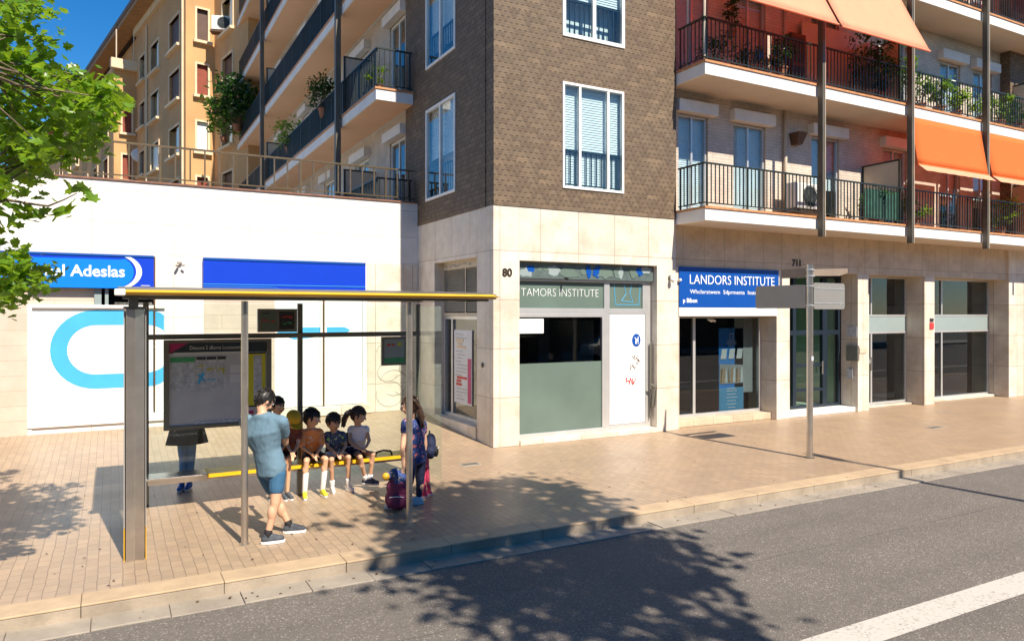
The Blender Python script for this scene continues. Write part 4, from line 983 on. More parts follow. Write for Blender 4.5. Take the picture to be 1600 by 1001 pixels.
ac((3.5,53.0,14.6),R(-20),'small white air conditioner on the farther wing of the ochre building',1.3,None)
d_ = empty('satellite_dish',(1.5,52.4,12.6),label='satellite dish bracketed to the ochre building just above the terrace railing',cat='satellite dish')
MB().ell((0,-.2,0),(.45,.12,.45)).build('dish','ac_white',d_,smooth=True); MB().tube((0,0,0),(0,0,-1.2),.04).build('mast','rail',d_)

# ================================================================ plants
def leafset(mb, centers, n, spread, size, rr, outline='leaf'):
    sp0, n0 = spread, n
    """n leaves scattered round each centre; every leaf a folded outline"""
    for c_ in centers:
        c_ = tuple(c_); tight = len(c_) == 4
        spread = .075 if tight else sp0; n = int(n0*.8) if tight else n0; c_ = c_[:3]
        for _ in range(n):
            p = Vector((rr.gauss(0,spread),rr.gauss(0,spread),rr.gauss(0,spread*.85)))+Vector(c_)
            s = size*rr.uniform(.6,1.25)
            e = Euler((rr.uniform(-.9,.9)+R(10),rr.uniform(-.9,.9),rr.uniform(0,6.28))).to_matrix()
            if outline == 'maple':
                pts = [(0,-.5,0),(.20,-.34,.02),(.52,-.30,.06),(.36,-.10,.04),(.58,.16,.09),(.28,.16,.03),(.26,.36,.04),(0,.62,-.03),(-.26,.36,.04),(-.28,.16,.03),(-.58,.16,.09),(-.36,-.10,.04),(-.52,-.30,.06),(-.20,-.34,.02)]
                mb.add([p+e@(Vector((0,.0,0))*s)]+[p+e@(Vector(q)*s) for q in pts],[(0,1+i,1+(i+1)%14) for i in range(14)])
            else:
                pts = [(0,-.5,0),(.24,-.1,.06),(.18,.3,.04),(0,.6,-.04),(-.18,.3,.04),(-.24,-.1,.06)]
                mb.add([p+e@(Vector(q)*s) for q in pts],[(0,1,2,3),(0,3,4,5)])
def plant(loc, label, r=.25, h=.5, leaf='leaf_dark', pot=.14, n=10, size=.09, seed=1, hang=False, name='potted_plant', cat='potted plant', group='plants on the balconies', wide=1.0):
    rr = random.Random(seed); o = empty(name,loc,label=label,cat=cat,group=group)
    if pot:
        g = MB(); g.tube((0,0,0),(0,0,pot*1.5),pot*.75,pot,n=14).tube((0,0,pot*1.5-.02),(0,0,pot*1.5+.01),pot*1.1,n=14); g.build('pot','planter',o)
    g = MB(); st = MB(); base = pot*1.4; cs = []
    for i in range(n):
        a = rr.uniform(0,6.28); q = rr.uniform(.1,1)**.6
        z = base+(h*rr.uniform(.15,1) if not hang else h*rr.uniform(-1.2,.5))
        c_ = (r*q*math.cos(a)*wide, r*q*math.sin(a), z); cs.append(c_); st.tube((0,0,base*.8),c_,.008,.004,n=4)
    st.build('stems','bark',o)
    leafset(g,cs,int(26),r*.24,size,rr); g.build('leaves',leaf,o); return o
pl = [
 ((18.15,11.75,7.87),'leafy light green plant on the second balcony just right of the middle post',.30,.85,'leaf_light',.13,14,.10),
 ((18.75,11.85,7.87),'round bushy dark plant behind the railing next to the leafy plant',.28,.55,'leaf_dark',.14,12,.08),
 ((19.5,11.8,7.87),'spiky green plant in the middle of the bright balcony stretch',.34,.75,'leaf_light',.15,13,.12),
 ((20.3,11.8,7.87),'broad low plant left of the right hand post on the second balcony',.30,.5,'leaf',.14,12,.10),
 ((21.5,11.8,7.87),'low green plant right of the right hand post on the second balcony',.32,.55,'leaf',.14,12,.10),
 ((22.4,11.8,7.87),'tall green plant near the right edge of the second balcony',.32,.75,'leaf_light',.14,12,.10),
 ((23.3,11.8,7.87),'dark bushy plant at the far right of the second balcony',.34,.6,'leaf_dark',.15,12,.10),
 ((16.6,11.85,7.87),'tall dark climbing plant under the right sunlit awning',.42,1.35,'leaf_dark',.16,26,.09),
 ((17.05,11.75,7.87),'dark trellis plant beside the middle post under the awning',.34,1.2,'leaf_dark',.15,20,.09),
 ((12.5,12.4,8.9),'dark hanging plant against the wall of the orange shaded balcony',.16,.7,'leaf_dark',.10,12,.08),
 ((11.5,11.9,7.87),'low dark plant in the left corner of the orange shaded balcony',.3,.55,'leaf_dark',.15,12,.09),
 ((14.05,12.3,8.2),'bushy dark plant left of the first post on the orange shaded balcony',.26,.75,'leaf_dark',.14,14,.09),
 ((12.6,11.9,7.87),'low dark plant behind the middle of the left railing on the orange shaded balcony',.34,.4,'leaf_dark',.15,12,.09),
 ((20.6,11.85,10.9),'bright green plant on the top right balcony behind the post',.28,.9,'leaf_light',.15,14,.11),
 ((16.9,11.9,4.82),'dark green plant behind the netted part of the lowest balcony',.36,.6,'leaf_dark',.15,14,.10),
 ((18.6,11.9,4.82),'thin yellow green plant below the orange awning',.3,.6,'leaf',.15,12,.10),
 ((22.6,11.9,4.82),'dry grassy plant at the right end of the lowest balcony',.4,.7,'leaf',.15,14,.10),
 ((5.62,17.1,7.87),'small potted plant in the corner of the left balcony nearest the dark brick',.22,.45,'leaf',.13,10,.08),
 ((5.5,21.7,8.35),'round dark bush hanging on the rail of the left balcony',.42,.85,'leaf_dark',.16,22,.12),
 ((5.6,26.8,8.2),'green leafy bush on the left balcony farther back',.48,.9,'leaf',.18,20,.13),
]
for i,(loc,lab,r,h,lf,pot,n,sz) in enumerate(pl): plant(loc,lab,r,h,lf,pot,n,sz,seed=50+i)
o = plant((17.85,11.55,9.15),'bright hanging plant in a brown pot just right of the middle post',.16,.45,'leaf_light',.10,14,.07,seed=90,hang=True)
plant((5.2,36.8,11.2),'large tangled climbing plant where the left balconies meet the ochre building',.9,2.2,'leaf_dark',.2,46,.28,seed=91,group=None,name='climbing_plant',cat='climbing plant')
plant((4.7,37.6,10.8),'pale green leaning plant in front of the ochre wall beside the climbing plant',.7,1.6,'leaf_light',.15,22,.25,seed=92,group=None,name='climbing_plant',cat='climbing plant')
bp = empty('storage_shelf',(14.0,12.35,7.87),label='dark shelf unit on the orange shaded balcony',cat='shelf')
MB().box(.45,.95,0,.25,0,1.5).build('body','brown_metal',bp); MB().box(.5,.9,-.01,0,.1,.7).box(.5,.9,-.01,0,.8,1.4).build('door','interior',bp)
bx_ = empty('blue_bucket',(12.95,12.0,8.45),label='blue round bucket hanging behind the railing of the orange shaded balcony',cat='bucket')
MB().ell((0,0,0),(.11,.11,.12)).build('bowl','blue_azure',bx_,smooth=True); MB().path([(-.1,0,.08),(0,0,.2),(.1,0,.08)],.006).build('handle','rail',bx_)

# ================================================================ trees
def tree(name_label, base, trunk_top, clusters, n, spread, size, seed, limbs):
    rr = random.Random(seed); o = empty('plane_tree',base,label=name_label,cat='tree')
    b = Vector(base); t = MB(); tt = Vector(trunk_top)-b
    pts = [Vector((0,0,-.1)),Vector((0,0,.25)),tt*.35+Vector((.06,-.05,0)),tt*.7+Vector((-.05,.04,0)),tt]
    t.path(pts,[.24,.19,.165,.15,.13],n=14)
    for l in limbs:
        l = Vector(l)-b; m = tt.lerp(l,.5)+Vector((rr.uniform(-.2,.2),rr.uniform(-.2,.2),.25)); t.path([tt,m,l],[.10,.05,.014],n=8)
    t.build('trunk','bark',o,smooth=True)
    br = MB(); g = MB(); ends = [Vector(l)-b for l in limbs]
    for c_ in clusters[::2]:
        c_ = Vector(c_[:3])-b; e = min(ends,key=lambda q:(q-c_).length); m = e.lerp(c_,.5)+Vector((rr.uniform(-.12,.12),rr.uniform(-.12,.12),rr.uniform(-.05,.15)))
        br.path([e,m,c_],[.013,.008,.004],n=5)
    br.build('branches','bark',o,smooth=True)
    leafset(g,[tuple(Vector(c_[:3])-b)+tuple(c_[3:]) for c_ in clusters],n,spread,size,rr,'maple')
    g.build('crown','leaf',o); return o
def pix(x,y,D):       # a point of the left tree's outline, measured off the photograph
    th = math.atan(625/1146); l = (x-800)/1146*D
    return (l*math.cos(th)+D*math.sin(th), -l*math.sin(th)+D*math.cos(th), 2.55-(y-490)*D/1146)
rr = random.Random(5); cl = []
for x,y in [(10,8),(45,5),(30,35),(-10,40),(60,20),(5,75),(-15,110),(25,62),(85,62),
            (20,130),(55,120),(90,125),(125,118),(40,165),(80,160),(115,155),(150,148),(165,165),(180,145),
            (10,190),(45,200),(85,195),(120,190),(155,185),(15,230),(50,235),(90,225),(118,222),(5,265),(40,268),(75,262),(20,150),(60,185),(100,170),(0,210),(30,215),(70,215),
            (15,285),(-22,300),(60,100),(40,90),(135,135),(5,155),(170,130),(178,158),(150,170),(135,205),(145,225),(110,240),(165,185),(128,160),(20,100),(70,140),(30,185),(60,235),(25,250),
            (-5,385),(12,412),(38,428),(5,445),(28,452),(10,475),(45,455),(66,425),(30,410),(-30,430),(-40,250),(-40,150),(-30,60)]:
    for k in range(2): cl.append(pix(x+rr.uniform(-10,8)-4,y+rr.uniform(-10,10),rr.uniform(5.6,7.4))+(1,))
for i in range(190):
    a,b_ = rr.uniform(0,6.28),rr.uniform(-1,1); q = rr.uniform(.55,1)
    p = (-2.9+2.2*q*math.cos(a)*math.sqrt(1-b_*b_), 6.2+2.4*q*math.sin(a)*math.sqrt(1-b_*b_), 6.4+2.5*q*b_)
    if p[0] > -.115*p[1]-.45 and p[2] < 6.2: continue
    cl.append(p)
tree('plane tree at the left edge with bright green lobed leaves reaching over the shop signs',(-2.75,7.9,0),(-2.8,7.2,3.6),cl,25,.16,.088,6,
     [(-1.6,6.6,3.9),(-1.1,6.5,4.4),(-2.0,5.2,5.0),(-3.6,7.0,5.6),(-2.2,7.4,6.2),(-1.3,7.2,3.2),(-1.0,6.3,5.0),(-3.8,5.2,5.0)])
# the low sprig in front of the white wall
sg = MB(); lv = MB(); p0 = Vector(pix(-30,325,6.0)); ks = [Vector(pix(x,y,6.0-.002*x)) for x,y in ((10,312),(45,318),(75,322),(100,312),(120,302))]
tr_ = [o for o in bpy.data.objects if o.name.startswith('plane_tree')][0]
bs = Vector(tr_.location); sg.path([p0-bs]+[k-bs for k in ks],[.014,.012,.010,.008,.006,.004],n=6)
sg.build('twig','bark',tr_,smooth=True)
rr = random.Random(8)
for x,y,s in ((125,292,1.0),(112,298,.9),(143,308,1.0),(133,312,.8),(98,330,1.15),(88,340,1.0),(70,330,.9),(40,338,1.0),(32,325,.9),(58,310,.9),(20,345,1.1),(5,335,1.0),(110,318,.9),(12,305,1.0),(28,352,.8),(45,325,.7),(60,335,1.0),(82,310,.9),(50,345,.8),(15,322,1.0),(135,298,.8),(105,340,.7),(2,352,.9),(38,300,.8)):
    leafset(lv,[Vector(pix(x,y,5.95))-bs],1,.0,.15*s,rr,'maple')
lv.build('leaves','leaf',tr_)
# a second tree behind the camera, whose shade falls on the road
rr = random.Random(15); cl2 = []
for i in range(200):
    a,b_ = rr.uniform(0,6.28),rr.uniform(-1,1); q = rr.uniform(.35,1)
    cl2.append((5.0+1.75*q*math.cos(a)*math.sqrt(1-b_*b_), -.6+2.3*q*math.sin(a)*math.sqrt(1-b_*b_), 8.3+1.5*q*b_))
for i in range(46): cl2.append((5.6+rr.uniform(-.9,1.0), 1.7+rr.uniform(-.8,.9), 8.0+rr.uniform(-.5,.9)))
for i in range(34): cl2.append((5.0+rr.gauss(0,.7), 1.6+rr.uniform(-.9,.8), 7.6+rr.uniform(-.5,.8)))
tree('plane tree standing across the lane behind the viewer',(5.3,-2.6,-.13),(5.2,-2.2,5.6),cl2,20,.2,.16,16,
     [(4.4,-.8,7.6),(5.8,-.6,7.8),(5.0,.6,7.6),(4.6,-2.2,8.2),(5.9,-2.0,8.4)])
# street lamp whose thin shadow crosses the road
lp = empty('street_lamp',(12.15,-.2,-.13),label='tall grey street lamp on the far side of the road, outside the picture',cat='street lamp')
MB().tube((0,0,0),(0,0,9.8),.085,.055,n=12).build('pole','steel_dark',lp)
MB().box(-.1,.1,0,.7,9.75,9.85).build('lamp_head','steel_dark',lp)

# ================================================================ what the shop glass reflects: far side of the street
def car(loc, mat, label):
    c = empty('parked_car',loc,0,label,'car','cars parked on the far side')
    sec = [(-2.1,.35,.62),(-2.05,.30,.85),(-1.3,.25,.95),(-.75,.25,1.40),(.55,.25,1.44),(1.15,.25,1.0),(1.95,.28,.82),(2.12,.35,.6)]
    poly = [(x,t) for x,_,t in sec]+[(x,b) for x,b,_ in sec[::-1]]
    MB().prism_m(poly,1.66,MXs@Matrix.Translation((0,0,-.83))).build('body',mat,c,bevel=.09)
    MB().prism_m([(-1.1,.98),(-.68,1.33),(.5,1.36),(.98,1.0)],1.70,MXs@Matrix.Translation((0,0,-.85))).build('side_window','black',c)
    for x in (-1.3,1.3):
        for s in (-1,1):
            w = MB().tube((x,s*.66,.32),(x,s*.86,.32),.32,n=20).build('wheel','black',c); MB().tube((x,s*.80,.32),(x,s*.872,.32),.19,n=12).build('rim','alu',w)
for x,m,l in ((2,'ac_white','pale car parked opposite the bus shelter'),(8.2,'navy','dark blue car parked opposite the corner'),(14,'steel_dark','grey car parked opposite the blue sign shop'),(20,'black','black car parked opposite the dark shop fronts'),(26.5,'ac_white','pale car parked opposite the far right shops')):
    car((x,-10.2,-.13),m,l)
OB = empty('opposite_building',(0,-19,0),label='plain brown apartment block on the far side of the street, behind the viewer',cat='building')
g = MB(); hh = [(x,x+1.5,z,z+1.7) for x in range(-36,60,4) for z in (1.0,4.2,7.4)]
wall(g,'x',-40,62,-.2,10.5,-.4,0,hh); g.box(-40,62,-9,-.8,-.2,10.4); M['far_brick'] = pmat('dark brown far facade', (.12,.085,.06), .8, var=.2)
g.build('wall','far_brick',OB)
g = MB(); [g.box(a,b,-.3,-.25,z0,z1) for a,b,z0,z1 in hh]; g.build('window','glass_dark',OB)
# ================================================================ people
TH = math.atan(625/1146); CT, ST = math.cos(TH), math.sin(TH)
def jv(x, y, v):
    """point seen at photo position x,y lying v metres across the street"""
    a = (x-800)/1146; D = v/(CT-a*ST); l = a*D
    return Vector((l*CT+D*ST, v, 2.55-(y-490)*D/1146))
def pm(name, c, rough=.7, **k): 
    M[name] = pmat(name, c, rough, bmp=.12, bscale=160, **k); return name
pm('skin',(.60,.35,.22),.5,var=.05); pm('skin_dark',(.66,.39,.24),.5,var=.05)
pm('hair_black',(.012,.010,.009),.45,var=.3,scale=60); pm('hair_brown',(.045,.022,.012),.4,var=.4,scale=50)
pm('tee_blue',(.125,.215,.285),.85,var=.06); pm('shorts_blue',(.035,.115,.215),.85,var=.1)
pm('cloth_black',(.014,.013,.014),.8); pm('cloth_white',(.86,.85,.85),.8,var=.04); pm('cloth_navy',(.012,.018,.055),.8,var=.15)
pm('denim',(.15,.26,.42),.85,var=.2,scale=12); pm('cloth_maroon',(.13,.012,.055),.7,var=.15); pm('cloth_pink',(.75,.06,.14),.8,var=.12)
pm('cap_yellow',(.62,.36,.015),.75,var=.1); pm('shoe_grey',(.06,.07,.085),.7,var=.3,scale=25); pm('shoe_yellow',(.66,.62,.03),.6,var=.2,scale=20)
pm('shoe_white',(.74,.72,.72),.6,var=.08); pm('sock_white',(.78,.77,.75),.85,var=.05); pm('lip',(.35,.10,.08),.5); pm('shoe_navy',(.02,.035,.07),.6,var=.3,scale=25)
pm('cloth_brown',(.16,.045,.025),.85,var=.35,scale=14); pm('jacket_blue',(.02,.13,.42),.7,var=.3,scale=12)
def pattern(name, base, cols, scale):
    m, nt, b = newmat(name); p = pos(nt); c = base; prev = None
    for i,(col,th) in enumerate(cols):
        v = N(nt,'ShaderNodeTexVoronoi'); v.inputs['Scale'].default_value = scale*(1+.35*i); v.inputs['Randomness'].default_value = 1
        w = N(nt,'ShaderNodeVectorMath',operation='ADD'); n_ = N(nt,'ShaderNodeTexNoise'); n_.inputs['Scale'].default_value = scale*1.2
        L(nt,p,n_.inputs['Vector']); sc_ = N(nt,'ShaderNodeVectorMath',operation='SCALE'); sc_.inputs['Scale'].default_value = .12+.07*i; L(nt,n_.outputs['Color'],sc_.inputs[0])
        L(nt,p,w.inputs[0]); L(nt,sc_.outputs[0],w.inputs[1]); L(nt,w.outputs[0],v.inputs['Vector'])
        f = math_(nt,'LESS_THAN',v.outputs['Distance'],th)
        c = mix(nt,f,c,col)
    L(nt,c,b.inputs['Base Color']); b.inputs['Roughness'].default_value = .85; M[name] = m; return name
pattern('floral_blue',(.022,.045,.17),[((.60,.16,.14),.30),((.70,.55,.52),.16),((.05,.10,.30),.2)],16)
pattern('orange_jersey',(.95,.33,.09),[((.90,.80,.72),.22),((.95,.45,.18),.3),((.04,.08,.2),.13)],15)
pattern('graphic_dark',(.06,.085,.14),[((.45,.60,.15),.24),((.72,.66,.5),.2)],12)
pattern('pack_multi',(.03,.06,.20),[((.65,.50,.05),.22),((.05,.30,.45),.22),((.55,.12,.05),.15)],15)

def solid(name, mb, mat, parent, vox=.010, smooth=5, fold=0.0, seed=0, fscale=9, cutz=None):
    """weld the shapes in mb into one continuous surface"""
    me = bpy.data.meshes.new(name); me.from_pydata(mb.v,[],mb.f); me.update()
    t = bpy.data.objects.new(name, me); COL.objects.link(t)
    r = t.modifiers.new('r','REMESH'); r.mode = 'VOXEL'; r.voxel_size = vox
    s = t.modifiers.new('s','SMOOTH'); s.factor = .5; s.iterations = smooth
    m2 = eval_mesh(t); COL.objects.unlink(t); bpy.data.objects.remove(t)
    if fold:
        for v in m2.vertices:
            p = v.co; n_ = noise.noise(Vector((p.x*fscale,p.y*fscale,p.z*fscale*.45+seed)))+.5*noise.noise(p*fscale*2.3+Vector((seed,0,0)))
            v.co = p+v.normal*n_*fold
    m2.polygons.foreach_set('use_smooth',[True]*len(m2.polygons)); m2.materials.clear(); m2.materials.append(M[mat])
    o = bpy.data.objects.new(name, m2); COL.objects.link(o); o.parent = parent; return o
def frame(zv, xv):
    z = zv.normalized(); x = (xv-z*xv.dot(z)).normalized(); y = z.cross(x); return Matrix((x,y,z)).transposed()
def hand(mb, wr, d, nrm, s, curl=.5, side=1):
    """palm, four bent fingers of different length and a thumb off the side of the palm"""
    d = d.normalized(); nrm = (nrm-d*nrm.dot(d)).normalized(); w = d.cross(nrm)*side
    for k in (-.6,0,.6): mb.cap(wr+w*k*.028*s, wr+d*.075*s+w*k*.032*s, .014*s, .012*s, 8)
    for k,(off,ln) in enumerate(((-1.5,.066),(-.5,.078),(.5,.082),(1.5,.072))):
        b0 = wr+d*.08*s+w*off*.018*s; d1 = (d+nrm*curl*.5).normalized(); d2 = (d+nrm*curl*1.6).normalized()
        m_ = b0+d1*ln*.5*s; mb.cap(b0,m_,.0092*s,.0085*s,6); mb.cap(m_,m_+d2*ln*.5*s,.0085*s,.007*s,6)
    t0 = wr+d*.022*s+w*.03*s; t1 = t0+(d*.6+w*.7+nrm*.3).normalized()*.038*s; mb.cap(t0,t1,.0115*s,.010*s,6); mb.cap(t1,t1+(d+nrm*.4+w*.1).normalized()*.03*s,.010*s,.0085*s,6)
def person(label, J, face, s=1.0, fs=None, lift=0.0, hs=1.0, skin='skin', hair='hair_black', top='tee_blue', bottom='shorts_blue', sleeve=.5, leg=.55, shoe='shoe_grey', sole='shoe_white',
           sock=None, sock_top=.35, pitch=20, build=1.0, longhair=None, cap_=False, group=None, vox=.009, vest=False, toes=None, coat=None, hem=0.0):
    """J: joints in world space. face: direction of the face (x,y). pitch: head bowed down, degrees"""
    gx = (J['aL'].x+J['aR'].x)/2; gy = (J['aL'].y+J['aR'].y)/2
    o = empty('person',(gx,gy,0),label=label,cat='person',group=group); B0 = Vector((gx,gy,0))
    J = {k:v-B0 for k,v in J.items()}
    b = build*s; fs = fs or s*1.05
    for q_ in ('aL','aR'): J[q_].z = .088*fs+lift
    up = (J['C']-J['P']).normalized(); xr = (J['sR']-J['sL']); Rt = frame(up, xr)
    hx = (J['hR']-J['hL']); Rp = frame(Vector((0,0,1))*.6+up*.4, hx)
    wst = J['P'].lerp(J['C'],.5)
    F = Vector((face[0],face[1],0)).normalized(); Fx = F.cross(Vector((0,0,1)))
    Rh = Matrix((Fx,F,Vector((0,0,1)))).transposed() @ Matrix.Rotation(R(-pitch),3,'X')
    H = J['H']; h = hs
    g = MB()
    nk = J['sL'].lerp(J['sR'],.5); sw = (J['sR']-J['sL']).length*.5; drop = .11*b+hem
    def torso(m, e, low=None):
        low = drop if low is None else low
        keys = [(J['P']-Vector((0,0,low)),.150*b,.108*b,Rp),(J['P'],.160*b,.115*b,Rp),(wst,.142*b,.103*b,Rt),(J['C'],max(.150*b,sw*.86),.112*b,Rt),(J['C'].lerp(nk,.75),max(.150*b,sw*.98),.096*b,Rt),
                (nk+up*.028*b,max(.13*b,sw*.94),.070*b,Rt),(nk+up*.062*b,sw*.55,.064*b,Rt),(nk+up*.095*b,.056*b,.056*b,Rt)]
        rings = []; K = 4
        for i in range(len(keys)-1):
            a_,c_ = keys[i],keys[i+1]
            for k in range(K):
                t = k/K; rings.append((a_[0].lerp(c_[0],t),a_[1]*(1-t)+c_[1]*t+e,a_[2]*(1-t)+c_[2]*t+e,a_[3] if t<.5 else c_[3]))
        rings.append((keys[-1][0],keys[-1][1]+e,keys[-1][2]+e,Rt)); n = 20; vs = []
        for c_,rx,ry,Q in rings:
            for i in range(n):
                a_ = 2*math.pi*i/n; ca,sa = math.cos(a_),math.sin(a_)
                vs.append(c_+Q@Vector((rx*math.copysign(abs(ca)**.85,ca),ry*math.copysign(abs(sa)**.85,sa),0)))
        nr = len(rings)
        m.add(vs,[tuple(range(n))[::-1],tuple(range((nr-1)*n,nr*n))]+[(j*n+i,j*n+(i+1)%n,(j+1)*n+(i+1)%n,(j+1)*n+i) for j in range(nr-1) for i in range(n)])
        for S_ in 'LR': m.ell(J['s'+S_].lerp(nk,.12),(.060*b+e,)*3)
    torso(g,0,.09*b); g.ell(J['P']-Vector((0,0,.02)),(.150*b,.108*b,.11*b),Rp)
    g.cap(nk+up*.04,H-Rh@Vector((0,.015*h,.05*h)),.054*s,.048*h)
    # head: skull, jaw, nose, ears, brow
    g.ell(H,(.074*h,.092*h,.100*h),Rh,18,14); g.ell(H+Rh@Vector((0,.018*h,-.055*h)),(.056*h,.066*h,.058*h),Rh)
    g.cap(H+Rh@Vector((0,.088*h,.005*h)),H+Rh@Vector((0,.106*h,-.026*h)),.009*h,.015*h,8)
    for q in (-1,1): g.ell(H+Rh@Vector((q*.074*h,-.004*h,-.012*h)),(.011*h,.02*h,.031*h),Rh); g.ell(H+Rh@Vector((q*.036*h,.066*h,-.038*h)),(.024*h,.022*h,.022*h),Rh)
    # limbs
    for S_,q in (('L',-1),('R',1)):
        sh,el,wr = J['s'+S_],J['e'+S_],J['w'+S_]
        g.cap(sh,el,.050*b,.038*b); g.cap(el,wr,.038*b,.026*s); g.ell(el.lerp(wr,.3),(.040*b,)*3)
        dd = (J['f'+S_]-wr) if 'f'+S_ in J else (wr-el)
        hand(g,wr,dd,Vector((F.x*.3,F.y*.3,-.6)) if abs(dd.normalized().z)<.8 else F*.8+Fx*(-q)*.6, s*.95, .7, q)
        hp,kn,an = J['h'+S_],J['k'+S_],J['a'+S_]
        g.cap(hp,kn,.080*b,.054*b); g.cap(kn,an,.050*b,.034*s); cv = kn.lerp(an,.3)-F*.012*s; g.ell(cv,(.052*b,.052*b,.09*s))
    body = solid('body',g,skin,o,vox,4)
    # eyes, brows, mouth
    for q in (-1,1):
        e = MB().ell(H+Rh@Vector((q*.031*h,.080*h,.006*h)),(.014*h,.010*h,.009*h),Rh,10,7).build('eye','cloth_white',o,smooth=True)
        MB().ell(H+Rh@Vector((q*.031*h,.0875*h,.006*h)),(.007*h,.005*h,.0075*h),Rh,8,6).build('iris',hair,e,smooth=True)
        MB().cap(H+Rh@Vector((q*.016*h,.090*h,.026*h)),H+Rh@Vector((q*.045*h,.080*h,.028*h)),.0045*h,.003*h,6).build('eyebrow',hair,o,smooth=True)
    MB().ell(H+Rh@Vector((0,.084*h,-.055*h)),(.023*h,.010*h,.0075*h),Rh,10,6).build('mouth','lip',o,smooth=True)
    # hair
    if not cap_ or longhair:
        m = MB(); m.ell(H+Rh@Vector((0,-.010*h,.014*h)),(.084*h,.100*h,.104*h),Rh,28,20)
        keep = []
        for f in m.f:
            c_ = sum((Vector(m.v[i]) for i in f),Vector())/len(f); l_ = Rh.transposed()@(c_-H)
            fringe = .038*h+.012*h*math.sin(l_.x*90/h)
            if l_.y > .030*h and l_.z < fringe and abs(l_.x) < .079*h: continue
            if l_.y > -.02*h and l_.z < -.035*h: continue
            if l_.z < -.092*h: continue
            keep.append(f)
        m.f = keep; m.mi = [0]*len(keep)
        hr = m.build('hair',hair,o,smooth=True); md = hr.modifiers.new('t','SOLIDIFY'); md.thickness = .012*h; md.offset = -1
        dp_ = hr.data; rr = random.Random(int(abs(H.x)*1000)+7); tf = MB()
        for f in rr.sample(keep, min(len(keep),170)):
            c_ = sum((Vector(m.v[i]) for i in f),Vector())/len(f); nn = (c_-H).normalized(); dn = (Rh@Vector((rr.uniform(-.5,.5),-.25,-1))); dn = (dn-nn*dn.dot(nn)).normalized()
            ln = rr.uniform(.018,.034)*h; tf.cap(c_-dn*ln*.4+nn*.001, c_+dn*ln+nn*rr.uniform(.001,.006)*h, .0065*h,.0025*h,5)
        tf.build('hair_tufts',hair,hr,smooth=True)
        for v in dp_.vertices:
            v.co += v.normal*.006*h*noise.noise(v.co*70)
    if longhair:
        m = MB(); rr = random.Random(3)
        for i in range(26):
            t = i/25; pts = []
            for k,(x_,y_,z_) in enumerate(longhair):
                pts.append(H+Rh@Vector(((t-.5)*.17*h*(1+.12*k)*(1 if x_==0 else .35)+x_*h, y_*h+rr.uniform(-.02,.02)*h, z_*h+rr.uniform(-.015,.015)*h)))
            m.path(pts,[.020*h,.024*h,.020*h,.008*h][:len(pts)],6)
        m.build('long_hair',hair,o,smooth=True)
    if cap_:
        m = MB(); m.ell(H+Rh@Vector((0,-.006*h,.022*h)),(.092*h,.108*h,.100*h),Rh,22,14)
        m.f = [f for f in m.f if (Rh.transposed()@(sum((Vector(m.v[i]) for i in f),Vector())/len(f)-H)).z > .018*h]; m.mi=[0]*len(m.f)
        cp = m.build('cap','cap_yellow',o,smooth=True); md = cp.modifiers.new('t','SOLIDIFY'); md.thickness=.006
        m = MB(); pts = [(math.sin(R(a))*.085*h, .06*h+math.cos(R(a))*.115*h) for a in range(-80,81,16)]
        vs = [H+Rh@Vector((x_,y_,.028*h-.012*(abs(x_)/.08))) for x_,y_ in pts]; m.add(vs,[tuple(range(len(vs)))]); pk = m.build('peak','cap_yellow',cp); md = pk.modifiers.new('t','SOLIDIFY'); md.thickness=.006
    # top
    e = .016*s+.004
    m = MB(); torso(m,e)
    if sleeve:
        for S_ in 'LR':
            sh,el,wr = J['s'+S_],J['e'+S_],J['w'+S_]
            m.cap(sh,sh.lerp(el,min(1,sleeve)),.058*b+e*.6,.056*b+e*.6)
            if sleeve > 1: m.cap(el,el.lerp(wr,sleeve-1),.056*b,.046*b)
    # open neckline and hem: trim the shirt where it leaves the torso
    sh_o = solid('shirt' if not coat else 'coat',m,top,o,vox,9,fold=.007*s,seed=hash(label)%17 if False else len(label)%17)
    # bottom
    m = MB(); m.ell(J['P']+up*.02,(.166*b+.008,.120*b+.008,.175*b),Rp,18,12)
    for S_ in 'LR':
        hp,kn,an = J['h'+S_],J['k'+S_],J['a'+S_]
        if leg <= 1: m.cap(hp,hp.lerp(kn,leg),.094*b,.080*b+.004)
        else: m.cap(hp,kn,.090*b,.062*b); m.cap(kn,kn.lerp(an,leg-1),.060*b,.046*b)
    solid('shorts' if leg <= 1 else 'trousers',m,bottom,o,vox,3,fold=.005*s,seed=5)
    # feet
    for S_ in 'LR':
        an = J['a'+S_]; t = Vector(toes[S_] if toes else (F.x,F.y,0)).normalized(); t.z = 0; t.normalize(); w = t.cross(Vector((0,0,1)))
        bz = an.z-.066*fs
        m = MB(); m.ell(an-Vector((0,0,.012*fs))-t*.012*fs,(.038*fs,.038*fs,.045*fs)); m.cap(an-t*.03*fs+Vector((0,0,-.036*fs)), an+t*.14*fs+Vector((0,0,-.042*fs)),.038*fs,.034*fs); m.cap(an+Vector((0,0,-.0*fs)),an+t*.10*fs+Vector((0,0,-.028*fs)),.036*fs,.030*fs)
        so = solid('shoe',m,shoe,o,vox*.8,2)
        q = MB(); pl_ = []
        for a_ in range(0,360,24):
            ca,sa = math.cos(R(a_)),math.sin(R(a_)); p_ = an+t*(.058*s+.128*fs*ca)+w*(.043*fs*sa); pl_.append((p_.x,p_.y))
        q.prism(pl_,an.z-.086*fs,an.z-.056*fs); q.build('sole',sole,so,bevel=.004)
        MB().cap(an+t*.045*fs-w*.025*fs+Vector((0,0,-.002)),an+t*.045*fs+w*.025*fs+Vector((0,0,-.002)),.005*fs,n=6).cap(an+t*.075*fs-w*.022*fs+Vector((0,0,-.008*fs)),an+t*.075*fs+w*.022*fs+Vector((0,0,-.008*fs)),.005*fs,n=6).build('lace','sock_white',so)
